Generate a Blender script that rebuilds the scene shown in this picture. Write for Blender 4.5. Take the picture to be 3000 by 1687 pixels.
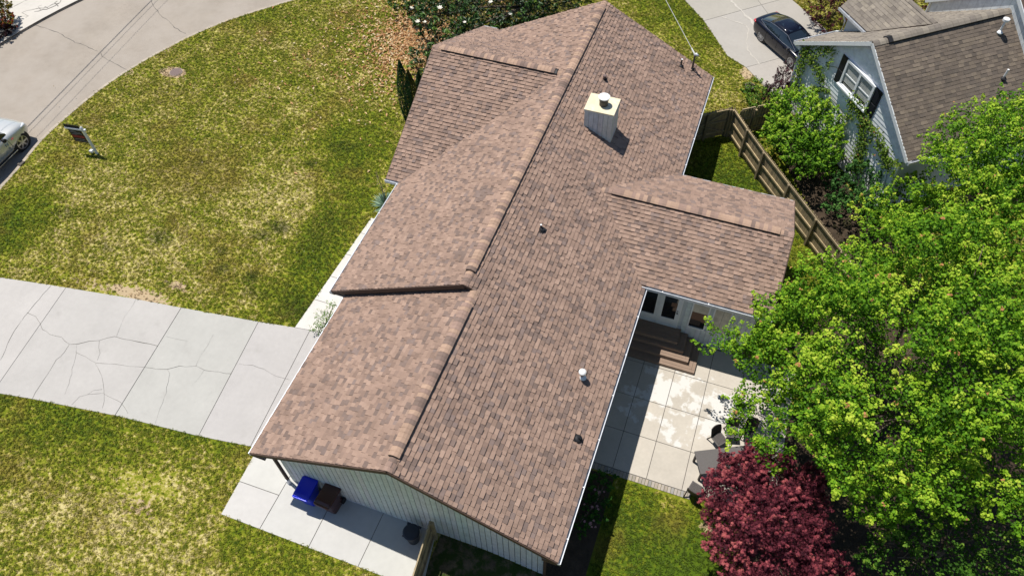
import bpy, math, random
import numpy as np
from mathutils import Vector, Matrix, Quaternion

random.seed(7); RNG = np.random.default_rng(7)
scene = bpy.context.scene
for o in list(bpy.data.objects): bpy.data.objects.remove(o)

# ------------------------------------------------------------------ camera
CAM = np.array([6.67837781, -6.79992149, 26.0366896])
R_ = np.array([[0.94019342, 0.3401345, -0.01857034],
               [-0.26210544, 0.75717355, 0.59832178],
               [-0.21757085, 0.55767081, -0.8010407]])   # right, up, forward
F_ = 2196.86
cam = bpy.data.cameras.new('camera'); camo = bpy.data.objects.new('camera', cam)
scene.collection.objects.link(camo); scene.camera = camo
cam.sensor_width = 36; cam.lens = F_ / 3000 * 36; cam.clip_end = 800; cam.clip_start = 0.5
camo.matrix_world = Matrix(((R_[0][0], R_[1][0], -R_[2][0], CAM[0]),
                            (R_[0][1], R_[1][1], -R_[2][1], CAM[1]),
                            (R_[0][2], R_[1][2], -R_[2][2], CAM[2]), (0, 0, 0, 1)))
# ------------------------------------------------------------------ light
SUN = Vector((0.350, -0.128, -1)).normalized()           # direction light travels
world = bpy.data.worlds.new('World'); scene.world = world; world.use_nodes = True
wn = world.node_tree; wn.nodes.clear()
wo = wn.nodes.new('ShaderNodeOutputWorld'); bg = wn.nodes.new('ShaderNodeBackground')
sky = wn.nodes.new('ShaderNodeTexSky'); sky.sky_type = 'NISHITA'; sky.sun_disc = False
sky.sun_elevation = math.asin(-SUN.z); sky.sun_rotation = math.atan2(-SUN.x, -SUN.y)
sky.air_density = 1.0; sky.dust_density = 0.2; sky.ozone_density = 2.0
bg.inputs[1].default_value = 0.085
wn.links.new(sky.outputs[0], bg.inputs[0]); wn.links.new(bg.outputs[0], wo.inputs[0])
sl = bpy.data.lights.new('sun', 'SUN'); sl.energy = 5.0; sl.angle = math.radians(0.5); sl.color = (1, 0.955, 0.89)
so = bpy.data.objects.new('sun', sl); scene.collection.objects.link(so)
so.rotation_euler = SUN.to_track_quat('-Z', 'Y').to_euler(); so.location = (0, 0, 60)
vs = scene.view_settings; vs.view_transform = 'Standard'; vs.look = 'None'; vs.gamma = 1; vs.exposure = 0.22; vs.use_curve_mapping = False

# ------------------------------------------------------------------ helpers
def W(px, py, z=0.0):
    """point on the horizontal plane z where a feature of the place lies"""
    d = R_.T @ np.array([(px - 1500) / F_, -(py - 843.5) / F_, 1.0])
    t = (z - CAM[2]) / d[2]; p = CAM + t * d
    return (float(p[0]), float(p[1]), float(z))
def W2(px, py, z=0.0): return W(px, py, z)[:2]
YZ = -0.45
def smooth(x, a, b):
    t = np.clip((x - a) / (b - a), 0, 1); return t * t * (3 - 2 * t)
def H(x, y):
    """ground height: the back yard lies a little lower than the front"""
    x = np.asarray(x, float); y = np.asarray(y, float)
    return YZ * smooth(x, 2.2, 5.0) * (1 - smooth(y, 21.5, 27)) * (1 - smooth(x, 13, 20) * 0)
def Hf(x, y): return float(H(x, y))

MAT = {}
def lin(c):
    return tuple(((v / 255) / 12.92 if v / 255 <= 0.04045 else ((v / 255 + 0.055) / 1.055) ** 2.4) for v in c)
def mat(name, col, rough=0.8, metal=0.0, noise=0.0, nscale=8.0, bump=0.0, bscale=60.0, attr=False, trans=0.0, spec=0.3, coat=0.0, stain=None):
    m = bpy.data.materials.new(name); m.use_nodes = True; nt = m.node_tree; N = nt.nodes; L = nt.links
    b = N['Principled BSDF']; b.inputs['Roughness'].default_value = rough; b.inputs['Metallic'].default_value = metal
    b.inputs['Specular IOR Level'].default_value = spec; b.inputs['Coat Weight'].default_value = coat
    geo = N.new('ShaderNodeNewGeometry'); src = None
    if attr:
        a = N.new('ShaderNodeAttribute'); a.attribute_name = 'col'; src = a.outputs['Color']
    else:
        c = N.new('ShaderNodeRGB'); c.outputs[0].default_value = (*col, 1); src = c.outputs[0]
    if noise > 0:
        for sc, am in ((nscale, noise), (nscale * 7.3, noise * 0.6)):
            t = N.new('ShaderNodeTexNoise'); t.inputs['Scale'].default_value = sc; t.inputs['Detail'].default_value = 4
            L.new(geo.outputs['Position'], t.inputs['Vector'])
            mr = N.new('ShaderNodeMapRange'); mr.inputs['From Min'].default_value = 0.3; mr.inputs['From Max'].default_value = 0.7
            mr.inputs['To Min'].default_value = 1 - am; mr.inputs['To Max'].default_value = 1 + am; mr.clamp = False
            L.new(t.outputs['Fac'], mr.inputs['Value'])
            vm = N.new('ShaderNodeVectorMath'); vm.operation = 'SCALE'
            L.new(src, vm.inputs[0]); L.new(mr.outputs[0], vm.inputs['Scale']); src = vm.outputs[0]
    if stain:
        scol, sc, lo, hi = stain
        t = N.new('ShaderNodeTexNoise'); t.inputs['Scale'].default_value = sc; t.inputs['Detail'].default_value = 7; t.inputs['Roughness'].default_value = 0.65
        L.new(geo.outputs['Position'], t.inputs['Vector'])
        mr = N.new('ShaderNodeMapRange'); mr.inputs['From Min'].default_value = lo; mr.inputs['From Max'].default_value = hi
        L.new(t.outputs['Fac'], mr.inputs['Value'])
        mx = N.new('ShaderNodeMix'); mx.data_type = 'RGBA'; L.new(mr.outputs[0], mx.inputs['Factor'])
        L.new(src, mx.inputs['A']); mx.inputs['B'].default_value = (*scol, 1); src = mx.outputs['Result']
    L.new(src, b.inputs['Base Color'])
    if bump > 0:
        t = N.new('ShaderNodeTexNoise'); t.inputs['Scale'].default_value = bscale; t.inputs['Detail'].default_value = 3
        L.new(geo.outputs['Position'], t.inputs['Vector'])
        bp = N.new('ShaderNodeBump'); bp.inputs['Strength'].default_value = bump; bp.inputs['Distance'].default_value = 0.02
        L.new(t.outputs['Fac'], bp.inputs['Height']); L.new(bp.outputs[0], b.inputs['Normal'])
    if trans > 0:
        tr = N.new('ShaderNodeBsdfTranslucent'); L.new(src, tr.inputs['Color'])
        ms = N.new('ShaderNodeMixShader'); ms.inputs[0].default_value = trans
        L.new(b.outputs[0], ms.inputs[1]); L.new(tr.outputs[0], ms.inputs[2])
        L.new(ms.outputs[0], N['Material Output'].inputs['Surface'])
    MAT[name] = m; return m

mat('shingle', None, 0.93, attr=True, noise=0.10, nscale=1.3, bump=0.5, bscale=140)
mat('board_attr', None, 0.75, attr=True, noise=0.12, nscale=5, bump=0.15, bscale=60)
mat('slab_attr', None, 0.9, attr=True, noise=0.045, nscale=0.7, bump=0.2, bscale=90, stain=((0.30, 0.285, 0.26), 0.9, 0.60, 0.95))
mat('leaf', None, 0.6, attr=True, trans=0.28, spec=0.12)
mat('leaf_dark', None, 0.45, attr=True, trans=0.12, spec=0.3)
mat('bark', (0.12, 0.095, 0.07), 0.95, noise=0.3, nscale=6, bump=0.6, bscale=25)
mat('siding', (0.50, 0.54, 0.55), 0.75, noise=0.05, nscale=3)
mat('trim_white', (0.68, 0.70, 0.70), 0.5, noise=0.05, nscale=4)
mat('gutter_metal', (0.55, 0.57, 0.60), 0.45, metal=0.15, noise=0.12, nscale=5)
mat('fascia_brown', (0.075, 0.047, 0.036), 0.7, noise=0.1, nscale=3)
mat('soffit', (0.30, 0.27, 0.25), 0.8)
mat('roof_deck', (0.10, 0.068, 0.055), 0.95)
mat('glass_dark', (0.006, 0.008, 0.010), 0.06, spec=0.8)
mat('glass_car', (0.010, 0.016, 0.022), 0.04, spec=0.9, coat=0.5)
mat('black_rubber', (0.018, 0.018, 0.020), 0.6)
mat('black_metal', (0.02, 0.02, 0.023), 0.35, metal=0.3, spec=0.6)
mat('white_metal', (0.75, 0.75, 0.74), 0.4)
mat('rim', (0.42, 0.43, 0.45), 0.3, metal=0.8)
mat('cap_stone', (0.66, 0.58, 0.40), 0.85, noise=0.08, nscale=4, stain=((0.66, 0.62, 0.52), 3, 0.5, 0.65))
mat('wood_fence', None, 0.85, attr=True, noise=0.22, nscale=3.5, bump=0.3, bscale=40)
mat('deck_board', (0.235, 0.165, 0.12), 0.7, noise=0.06, nscale=6)
mat('asphalt', (0.30, 0.26, 0.215), 0.95, noise=0.07, nscale=0.5, bump=0.5, bscale=45, stain=((0.34, 0.30, 0.255), 0.35, 0.4, 0.65))
mat('kerb', (0.36, 0.31, 0.25), 0.9, noise=0.15, nscale=2)
mat('crack', (0.12, 0.112, 0.10), 1.0)
mat('patch', (0.43, 0.40, 0.35), 0.95, noise=0.1)
mat('joint', (0.12, 0.11, 0.10), 1.0)
mat('soil', (0.05, 0.035, 0.022), 1.0, noise=0.3, nscale=3, bump=0.8, bscale=30)
mat('bare_earth', (0.115, 0.085, 0.05), 1.0, noise=0.35, nscale=1.5, bump=0.6, bscale=25, stain=((0.03, 0.05, 0.008), 2.2, 0.42, 0.55))
mat('bin_blue', (0.0, 0.016, 0.50), 0.28, spec=0.6)
mat('bin_brown', (0.050, 0.012, 0.009), 0.25, spec=0.6)
mat('can_black', (0.012, 0.018, 0.032), 0.45, spec=0.5)
mat('wicker', (0.115, 0.105, 0.10), 0.6, noise=0.15, nscale=40, bump=0.8, bscale=90)
mat('wicker_dark', (0.032, 0.024, 0.022), 0.6, bump=0.6, bscale=90)
mat('car_paint_dark', (0.003, 0.004, 0.012), 0.25, metal=0.0, spec=0.4, coat=0.3)
mat('car_paint_silver', (0.60, 0.60, 0.57), 0.3, metal=0.35, spec=0.5, coat=0.8)
mat('lamp_red', (0.45, 0.02, 0.03), 0.2, spec=0.6)
mat('lamp_clear', (0.6, 0.62, 0.64), 0.1, spec=0.8)
mat('iron', (0.17, 0.125, 0.115), 0.8, metal=0.2, noise=0.2, nscale=20)
mat('blind', (0.42, 0.43, 0.40), 0.7, noise=0.12, nscale=2.5)
mat('curtain', (0.52, 0.47, 0.38), 0.8, noise=0.2, nscale=3)
mat('shutter', (0.008, 0.009, 0.018), 0.45)
mat('sign_black', (0.015, 0.014, 0.016), 0.5)
mat('sign_red', (0.20, 0.012, 0.014), 0.5)
mat('sign_text', (0.35, 0.33, 0.33), 0.6)
mat('sign_text_red', (0.45, 0.12, 0.12), 0.6)
mat('text_blue', (0.03, 0.10, 0.19), 0.5)
mat('petal', (0.75, 0.72, 0.62), 0.6, trans=0.2)
mat('petal_pink', (0.42, 0.22, 0.22), 0.6, trans=0.2)
mat('interior', (0.16, 0.09, 0.06), 0.8)
mat('wire', (0.55, 0.55, 0.53), 0.5)
mat('wire_dark', (0.03, 0.03, 0.03), 0.7)
mat('brown_gray', (0.10, 0.085, 0.07), 0.7, noise=0.2, nscale=6)
mat('mortar', (0.20, 0.185, 0.165), 0.95)

class MB:
    def __init__(s): s.v = []; s.f = []; s.c = []
    def add(s, vs, fs, col=(0.5, 0.5, 0.5)):
        n = len(s.v); s.v += [tuple(map(float, p)) for p in vs]
        for f in fs: s.f.append(tuple(n + i for i in f)); s.c.append(col)
        return s
    def box(s, x0, y0, z0, x1, y1, z1, col=(0.5, 0.5, 0.5), M=None):
        vs = [(x0, y0, z0), (x1, y0, z0), (x1, y1, z0), (x0, y1, z0), (x0, y0, z1), (x1, y0, z1), (x1, y1, z1), (x0, y1, z1)]
        if M is not None: vs = [M @ Vector(p) for p in vs]
        return s.add(vs, [(3, 2, 1, 0), (4, 5, 6, 7), (0, 1, 5, 4), (1, 2, 6, 5), (2, 3, 7, 6), (3, 0, 4, 7)], col)
    def bar(s, a, b, w, h, col=(0.5, 0.5, 0.5), up=(0, 0, 1)):
        a = Vector(a); b = Vector(b); d = (b - a); L = d.length; d.normalize()
        up = Vector(up)
        if abs(d.dot(up)) > 0.98: up = Vector((1, 0, 0))
        x = d.cross(up).normalized(); y = x.cross(d).normalized()
        M = Matrix(((x.x, d.x, y.x, a.x), (x.y, d.y, y.y, a.y), (x.z, d.z, y.z, a.z), (0, 0, 0, 1)))
        return s.box(-w / 2, 0, -h / 2, w / 2, L, h / 2, col, M)
    def tube(s, pts, rads, n=8, col=(0.5, 0.5, 0.5), cap=True):
        rings = []; pts = [Vector(p) for p in pts]
        for i, p in enumerate(pts):
            d = (pts[min(i + 1, len(pts) - 1)] - pts[max(i - 1, 0)])
            d = d.normalized() if d.length > 1e-9 else Vector((0, 0, 1))
            u = d.cross(Vector((0, 0, 1)));
            if u.length < 1e-3: u = d.cross(Vector((1, 0, 0)))
            u.normalize(); w = u.cross(d)
            r = rads[i] if hasattr(rads, '__len__') else rads
            rings.append([p + (u * math.cos(2 * math.pi * k / n) + w * math.sin(2 * math.pi * k / n)) * r for k in range(n)])
        vs = [q for r in rings for q in r]; fs = []
        for i in range(len(rings) - 1):
            for k in range(n):
                a = i * n + k; b = i * n + (k + 1) % n; fs.append((a, b, b + n, a + n))
        if cap: fs += [tuple(range(n - 1, -1, -1)), tuple((len(rings) - 1) * n + k for k in range(n))]
        return s.add(vs, fs, col)
    def prism(s, poly, z0, z1, col=(0.5, 0.5, 0.5)):
        n = len(poly); a = sum(poly[i][0] * poly[(i + 1) % n][1] - poly[(i + 1) % n][0] * poly[i][1] for i in range(n))
        if a < 0: poly = poly[::-1]
        f0 = z0 if callable(z0) else (lambda x, y: z0); f1 = z1 if callable(z1) else (lambda x, y: z1)
        vs = [(p[0], p[1], f0(*p)) for p in poly] + [(p[0], p[1], f1(*p)) for p in poly]
        fs = [tuple(range(n - 1, -1, -1)), tuple(range(n, 2 * n))] + [(i, (i + 1) % n, n + (i + 1) % n, n + i) for i in range(n)]
        return s.add(vs, fs, col)
    def build(s, name, material, parent=None, kind=None, smooth=False, bevel=0, label=None):
        me = bpy.data.meshes.new(name); me.from_pydata(s.v, [], s.f); me.update()
        at = me.color_attributes.new('col', 'FLOAT_COLOR', 'CORNER')
        ln = np.array([len(f) for f in s.f]); c = np.ones((len(s.f), 4), np.float32)
        c[:, :3] = np.array(s.c, np.float32).reshape(-1, 3)
        at.data.foreach_set('color', np.repeat(c, ln, axis=0).ravel())
        mats = material if isinstance(material, (list, tuple)) else [material]
        for mm in mats: me.materials.append(MAT[mm])
        if smooth: me.polygons.foreach_set('use_smooth', [True] * len(me.polygons))
        o = bpy.data.objects.new(name, me); scene.collection.objects.link(o)
        if parent is not None:
            o.parent = parent; o.matrix_parent_inverse = parent.matrix_world.inverted() if parent.type != 'EMPTY' else Matrix.Translation(-Vector(parent.location))
        if bevel:
            b = o.modifiers.new('bevel', 'BEVEL'); b.width = bevel; b.segments = 2; b.limit_method = 'ANGLE'
        if kind: o['kind'] = kind
        if label: o['label'] = label
        return o
def thing(name, label, cat, loc, group=None):
    o = bpy.data.objects.new(name, None); scene.collection.objects.link(o); o.location = loc; o.empty_display_size = 0.2
    o['label'] = label; o['category'] = cat
    if group: o['group'] = group
    bpy.context.view_layer.update()
    return o
def tag(o, label, cat, group=None, kind=None):
    o['label'] = label; o['category'] = cat
    if group: o['group'] = group
    if kind: o['kind'] = kind
    return o
def inpoly(x, y, poly):
    x = np.asarray(x); y = np.asarray(y); r = np.zeros(x.shape, bool); n = len(poly)
    for i in range(n):
        x0, y0 = poly[i]; x1, y1 = poly[(i + 1) % n]
        if y0 == y1: continue
        c = ((y0 > y) != (y1 > y)) & (x < (x1 - x0) * (y - y0) / (y1 - y0) + x0); r ^= c
    return r
def mesh_np(name, verts, faces, cols, material, parent=None, kind=None, sides=3):
    me = bpy.data.meshes.new(name); nv = len(verts); nf = len(faces)
    me.vertices.add(nv); me.vertices.foreach_set('co', verts.astype(np.float32).ravel())
    me.loops.add(nf * sides); me.loops.foreach_set('vertex_index', faces.astype(np.int32).ravel())
    me.polygons.add(nf); me.polygons.foreach_set('loop_start', np.arange(nf, dtype=np.int32) * sides)
    me.update(calc_edges=True)
    at = me.color_attributes.new('col', 'FLOAT_COLOR', 'POINT')
    c = np.ones((nv, 4), np.float32); c[:, :3] = cols; at.data.foreach_set('color', c.ravel())
    me.materials.append(MAT[material])
    o = bpy.data.objects.new(name, me); scene.collection.objects.link(o)
    if parent is not None: o.parent = parent; o.matrix_parent_inverse = Matrix.Translation(-Vector(parent.location))
    if kind: o['kind'] = kind
    return o

# ------------------------------------------------------------------ plan polygons
near_kerb = [(-20.5, -9), (-22.6, -5), (-24.4, -1), (-25.4, 2.5), (-26.0, 6), (-26.26, 8.94), (-26.46, 10.55), (-26.74, 12.31), (-26.72, 14.4), (-26.51, 16.6), (-26.0, 18.84),
             (-25.28, 20.87), (-24.31, 23.0), (-23.1, 24.88), (-21.67, 26.58), (-20.2, 28.2), (-18.2, 30.2), (-15.8, 32.3), (-13, 34.5), (-9, 37.3), (-4, 40.2), (3, 43.5), (12, 46.5), (25, 49), (45, 51)]
def offset(line, d):
    out = []
    for i, p in enumerate(line):
        a = Vector(line[max(i - 1, 0)]); b = Vector(line[min(i + 1, len(line) - 1)]); t = (b - a).normalized()
        out.append((p[0] - t.y * d, p[1] + t.x * d))
    return out
def densify(line, k=4):
    out = []
    n = len(line)
    for i in range(n - 1):
        p0, p1, p2, p3 = [Vector(line[j]) for j in (max(i - 1, 0), i, i + 1, min(i + 2, n - 1))]
        for q in range(k):
            t = q / k
            v = 0.5 * ((2 * p1) + (-p0 + p2) * t + (2 * p0 - 5 * p1 + 4 * p2 - p3) * t * t + (-p0 + 3 * p1 - 3 * p2 + p3) * t ** 3)
            out.append((v.x, v.y))
    out.append(tuple(line[-1])); return out
near_kerb = densify(near_kerb, 3)
far_kerb = offset(near_kerb, 8.4)
road_poly = near_kerb + far_kerb[::-1]
driveway = [(-26.4, 2.6), (-24.5, 3.95), (-22.13, 4.41), (-19.66, 4.81), (-15.61, 5.41), (-13.44, 5.68), (-9.9, 6.14), (-8.28, 6.39), (-5.0, 6.8),
            (-5.0, 1.25), (-7.17, 1.09), (-9.28, 0.8), (-12.69, 0.48), (-16.49, -0.04), (-17.86, -0.27), (-22, -1.1), (-24.2, -2.2)]
walkway = [(-8.29, 6.40), (-8.0, 13.0), (-5.0, 13.0), (-5.0, 6.82)]
pad = [(-6.86, 0.86), (-6.76, -1.52), (1.05, -1.52), (0.72, 0.47), (-5.0, 0.47), (-5.0, 1.2)]
patio = [(4.6, 4.96), (8.6, 4.98), (11.6, 5.02), (11.8, 11.4), (4.6, 11.4)]
ndrive = [(-1.9, 41.0), (2.04, 35.11), (3.59, 33.34), (5.51, 30.42), (6.64, 29.74), (7.67, 28.57), (9.6, 26.6), (13.6, 30.6), (10.26, 34.8), (8.13, 37.11), (4, 41.9)]
house_fp = [(-5.0, 0.45), (4.68, 0.45), (4.68, 11.42), (9.6, 11.42), (9.6, 16.75), (4.68, 16.75), (4.68, 24), (-5, 24), (-6.3, 24), (-6.3, 13.4), (-5, 13.4)]
adrive = None

# ------------------------------------------------------------------ ground / lawn material
def grass_nodes(nt, blades):
    N = nt.nodes; L = nt.links; geo = N.new('ShaderNodeNewGeometry'); P = geo.outputs['Position']
    if blades:
        pass
    def noise(scale, detail=3, rough=0.55, off=0):
        t = N.new('ShaderNodeTexNoise'); t.inputs['Scale'].default_value = scale; t.inputs['Detail'].default_value = detail; t.inputs['Roughness'].default_value = rough
        mp = N.new('ShaderNodeMapping'); mp.inputs['Location'].default_value = (off, off * 1.7, 0); mp.inputs['Scale'].default_value = (1, 1, 0.0)
        L.new(P, mp.inputs['Vector']); L.new(mp.outputs[0], t.inputs['Vector']); return t.outputs['Fac']
    def ramp(v, lo, hi):
        m = N.new('ShaderNodeMapRange'); m.inputs['From Min'].default_value = lo; m.inputs['From Max'].default_value = hi
        m.interpolation_type = 'SMOOTHSTEP'; L.new(v, m.inputs['Value']); return m.outputs[0]
    def mix(f, a, b):
        m = N.new('ShaderNodeMix'); m.data_type = 'RGBA'
        if hasattr(f, 'links'): L.new(f, m.inputs['Factor'])
        else: m.inputs['Factor'].default_value = f
        for s, k in ((a, 'A'), (b, 'B')):
            if isinstance(s, tuple): m.inputs[k].default_value = (*s, 1)
            else: L.new(s, m.inputs[k])
        return m.outputs['Result']
    def mth(op, a, b, clamp=False):
        m = N.new('ShaderNodeMath'); m.operation = op; m.use_clamp = clamp
        for i, s in enumerate((a, b)):
            if hasattr(s, 'links'): L.new(s, m.inputs[i])
            else: m.inputs[i].default_value = s
        return m.outputs[0]
    def blob(spots):
        tot = None
        sep = N.new('ShaderNodeSeparateXYZ'); L.new(P, sep.inputs[0])
        w = N.new('ShaderNodeVectorMath'); w.operation = 'SCALE'; w.inputs['Scale'].default_value = 1
        for (x, y, rx, ry, st) in spots:
            dx = mth('DIVIDE', mth('SUBTRACT', sep.outputs[0], x), rx); dy = mth('DIVIDE', mth('SUBTRACT', sep.outputs[1], y), ry)
            d = mth('ADD', mth('MULTIPLY', dx, dx), mth('MULTIPLY', dy, dy))
            e = mth('MULTIPLY', mth('SUBTRACT', 1.0, d, True), st)
            tot = e if tot is None else mth('ADD', tot, e)
        return tot
    green = (0.165, 0.195, 0.013); lush = (0.075, 0.122, 0.008); yel = (0.32, 0.29, 0.045); straw = (0.56, 0.48, 0.22); brown = (0.21, 0.155, 0.03); bare = (0.47, 0.36, 0.22)
    dry_s = [(*W2(2010, 1480), 1.2, .8, .12), (*W2(620, 560), 6, 4, .025), (*W2(200, 650), 7, 4, .02), (*W2(430, 760), 6, 2.0, .05), (*W2(300, 1400), 4.5, 2.5, .02), (*W2(830, 580), 3, 3, .06), (*W2(350, 1600), 4, 2, .06), (*W2(1720, 10), 4, 3, .05), (*W2(2010, 250), 3, 2, .06)]
    lush_s = [(*W2(30, 650), 2.5, 3, .5), (*W2(900, 850), 2.2, 3.5, .35), (*W2(980, 640), 1.8, 4, .32), (*W2(1040, 430), 2.5, 3, .3), (*W2(700, 1200), 4, 1.2, .35), (*W2(150, 1220), 6, 2.0, .28), (*W2(520, 1230), 4, 1, .3), (*W2(820, 1620), 3, 1.5, .22),
              (7.8, 19.8, 4, 5.5, .6), (9.0, 1.5, 6, 4.5, .75), (12, 15, 4, 4, .4), (*W2(2100, 60), 3, 3, .2), (*W2(1950, 30), 4, 3, .25), (*W2(720, 30), 5, 2, .2), (*W2(1080, 120), 3, 3, .1)]
    dark_s = [(*W2(815, 665), .8, .5, .8), (*W2(765, 690), .7, .4, .6), (*W2(470, 697), .9, .5, .7), (*W2(735, 815), .5, .5, .8), (*W2(650, 785), .45, .45, .7), (*W2(650, 735), .5, .3, .5), (*W2(1000, 430), .9, .6, .6),
              (*W2(590, 480), .7, .5, .3), (*W2(880, 905), 1.5, 1.0, .7), (*W2(915, 480), .5, .4, .6), (*W2(750, 860), .9, .4, .5), (*W2(930, 690), 1.3, 2.2, .4), (*W2(310, 725), .5, .3, .4), (*W2(190, 625), .8, .5, .5)]
    big = noise(0.22, 3, 0.6, 3); med = noise(1.1, 4, 0.6, 9); fine = noise(5.5, 5, 0.72, 17); tiny = noise(26, 2, 0.5, 31)
    v = mth('ADD', mth('MULTIPLY', med, 0.42), mth('MULTIPLY', fine, 1.15)); v = mth('ADD', v, mth('MULTIPLY', big, 0.22)); v = mth('ADD', v, mth('MULTIPLY', tiny, 0.18))
    v = mth('ADD', v, blob(dry_s)); v = mth('SUBTRACT', v, mth('MULTIPLY', blob(lush_s), 0.42))
    c = mix(ramp(v, 0.72, 0.90), lush, green); c = mix(ramp(v, 0.93, 1.04), c, yel); c = mix(ramp(v, 1.02, 1.16), c, straw)
    br = ramp(noise(0.33, 4, 0.6, 51), 0.52, 0.68); c = mix(mth('MULTIPLY', br, 0.55), c, brown)
    c = mix(mth('MULTIPLY', blob([(*W2(560, 500), 3.5, 2.4, 1.2), (*W2(480, 280), 3, 1.5, .5)]), 0.42, True), c, brown)
    c = mix(mth('MULTIPLY', blob(dark_s), 0.85, True), c, (0.022, 0.042, 0.006))
    bs = [(*W2(300, 842), 4.0, .45, .7), (*W2(430, 862), 2.2, .5, .9), (*W2(520, 838), .9, .4, 1), (*W2(420, 1420), 2.6, 1.3, .42), (*W2(400, 1500), 1.4, .7, .45), (*W2(500, 213), 1.0, .6, 1.2), (*W2(516, 213), 0.7, .5, 2), (*W2(2190, 215), .6, .9, 1.2), (*W2(2080, 80), .5, .8, .7),
          (*W2(380, 215), .5, .6, .8), (*W2(490, 145), .7, .7, .7), (*W2(1960, 1385), .4, .25, .8), (*W2(2080, 1530), .5, .35, .9), (*W2(310, 690), .8, .4, .5), (12.3, 18.9, 1.2, 1.6, 1.3)]
    bm = ramp(mth('ADD', blob(bs), mth('MULTIPLY', mth('SUBTRACT', fine, 0.5), 2.6)), 0.62, 0.85)
    c = mix(bm, c, bare)
    return c, mth
m = bpy.data.materials.new('lawn'); m.use_nodes = True; nt = m.node_tree
c, mth = grass_nodes(nt, False); b = nt.nodes['Principled BSDF']; b.inputs['Roughness'].default_value = 0.95; b.inputs['Specular IOR Level'].default_value = 0.1
vm = nt.nodes.new('ShaderNodeVectorMath'); vm.operation = 'SCALE'; vm.inputs['Scale'].default_value = 0.85
nt.links.new(c, vm.inputs[0]); nt.links.new(vm.outputs[0], b.inputs['Base Color'])
t = nt.nodes.new('ShaderNodeTexNoise'); t.inputs['Scale'].default_value = 14; t.inputs['Detail'].default_value = 5
bp = nt.nodes.new('ShaderNodeBump'); bp.inputs['Strength'].default_value = 0.6; bp.inputs['Distance'].default_value = 0.04
gg = nt.nodes.new('ShaderNodeNewGeometry'); nt.links.new(gg.outputs['Position'], t.inputs['Vector']); nt.links.new(t.outputs['Fac'], bp.inputs['Height']); nt.links.new(bp.outputs[0], b.inputs['Normal'])
MAT['lawn'] = m
m = bpy.data.materials.new('grass_blade'); m.use_nodes = True; nt = m.node_tree
c, mth = grass_nodes(nt, True); b = nt.nodes['Principled BSDF']; b.inputs['Roughness'].default_value = 0.6; b.inputs['Specular IOR Level'].default_value = 0.25
oi = nt.nodes.new('ShaderNodeObjectInfo'); mr = nt.nodes.new('ShaderNodeMapRange'); mr.inputs['To Min'].default_value = 0.75; mr.inputs['To Max'].default_value = 1.45
nt.links.new(oi.outputs['Random'], mr.inputs['Value']); vm = nt.nodes.new('ShaderNodeVectorMath'); vm.operation = 'SCALE'
nt.links.new(c, vm.inputs[0]); nt.links.new(mr.outputs[0], vm.inputs['Scale']); nt.links.new(vm.outputs[0], b.inputs['Base Color'])
tr = nt.nodes.new('ShaderNodeBsdfTranslucent'); nt.links.new(vm.outputs[0], tr.inputs['Color'])
ms = nt.nodes.new('ShaderNodeMixShader'); ms.inputs[0].default_value = 0.3; nt.links.new(b.outputs[0], ms.inputs[1]); nt.links.new(tr.outputs[0], ms.inputs[2])
nt.links.new(ms.outputs[0], nt.nodes['Material Output'].inputs['Surface']); MAT['grass_blade'] = m

# ------------------------------------------------------------------ ground
xs = np.arange(-70, 71, 0.5); ys = np.arange(-40, 91, 0.5)
X, Y = np.meshgrid(xs, ys); Zg = H(X, Y)
inr = inpoly(X, Y, road_poly)
nx = len(xs); idx = np.arange(X.size).reshape(X.shape)
q = np.stack([idx[:-1, :-1], idx[:-1, 1:], idx[1:, 1:], idx[1:, :-1]], -1).reshape(-1, 4)
bad = (inr[:-1, :-1] | inr[:-1, 1:] | inr[1:, 1:] | inr[1:, :-1]).ravel()
q = q[~bad]; V = np.stack([X, Y, Zg], -1).reshape(-1, 3)
g = MB(); g.v = [tuple(p) for p in V.tolist()]; g.f = [tuple(f) for f in q.tolist()]; g.c = [(0.1, 0.1, 0.1)] * len(g.f)
big = 600
for (a0, b0, a1, b1) in ((-big, -big, big, -40), (-big, 90.5, big, big), (-big, -40, -70, 90.5), (70.5, -40, big, 90.5)):
    g.add([(a0, b0, 0), (a1, b0, 0), (a1, b1, 0), (a0, b1, 0)], [(0, 1, 2, 3)])
for line, sgn in ((near_kerb, -1), (far_kerb, 1)):        # verge right behind the kerbs
    A = offset(line, sgn * 0.10); B = offset(line, sgn * 1.5); n = len(line)
    for i in range(n - 1):
        p = [(*A[i], 0.004), (*A[i + 1], 0.004), (*B[i + 1], 0.004), (*B[i], 0.004)]
        g.add(p if sgn > 0 else p[::-1], [(0, 1, 2, 3)])
go = g.build('ground', 'lawn', kind='structure', smooth=False)
rd = MB(); n = len(near_kerb)
for i in range(n - 1):
    a, b2, c2, d2 = near_kerb[i], near_kerb[i + 1], far_kerb[i + 1], far_kerb[i]
    mid = [(((1 - k / 6) * a[0] + k / 6 * d2[0]), ((1 - k / 6) * a[1] + k / 6 * d2[1])) for k in range(7)]
    mid2 = [(((1 - k / 6) * b2[0] + k / 6 * c2[0]), ((1 - k / 6) * b2[1] + k / 6 * c2[1])) for k in range(7)]
    for k in range(6):
        z = lambda k: -0.11 + 0.05 * (1 - ((k - 3) / 3) ** 2)
        rd.add([(*mid[k], z(k)), (*mid2[k], z(k)), (*mid2[k + 1], z(k + 1)), (*mid[k + 1], z(k + 1))], [(0, 1, 2, 3)])
road = rd.build('road', 'asphalt', kind='structure')
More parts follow.
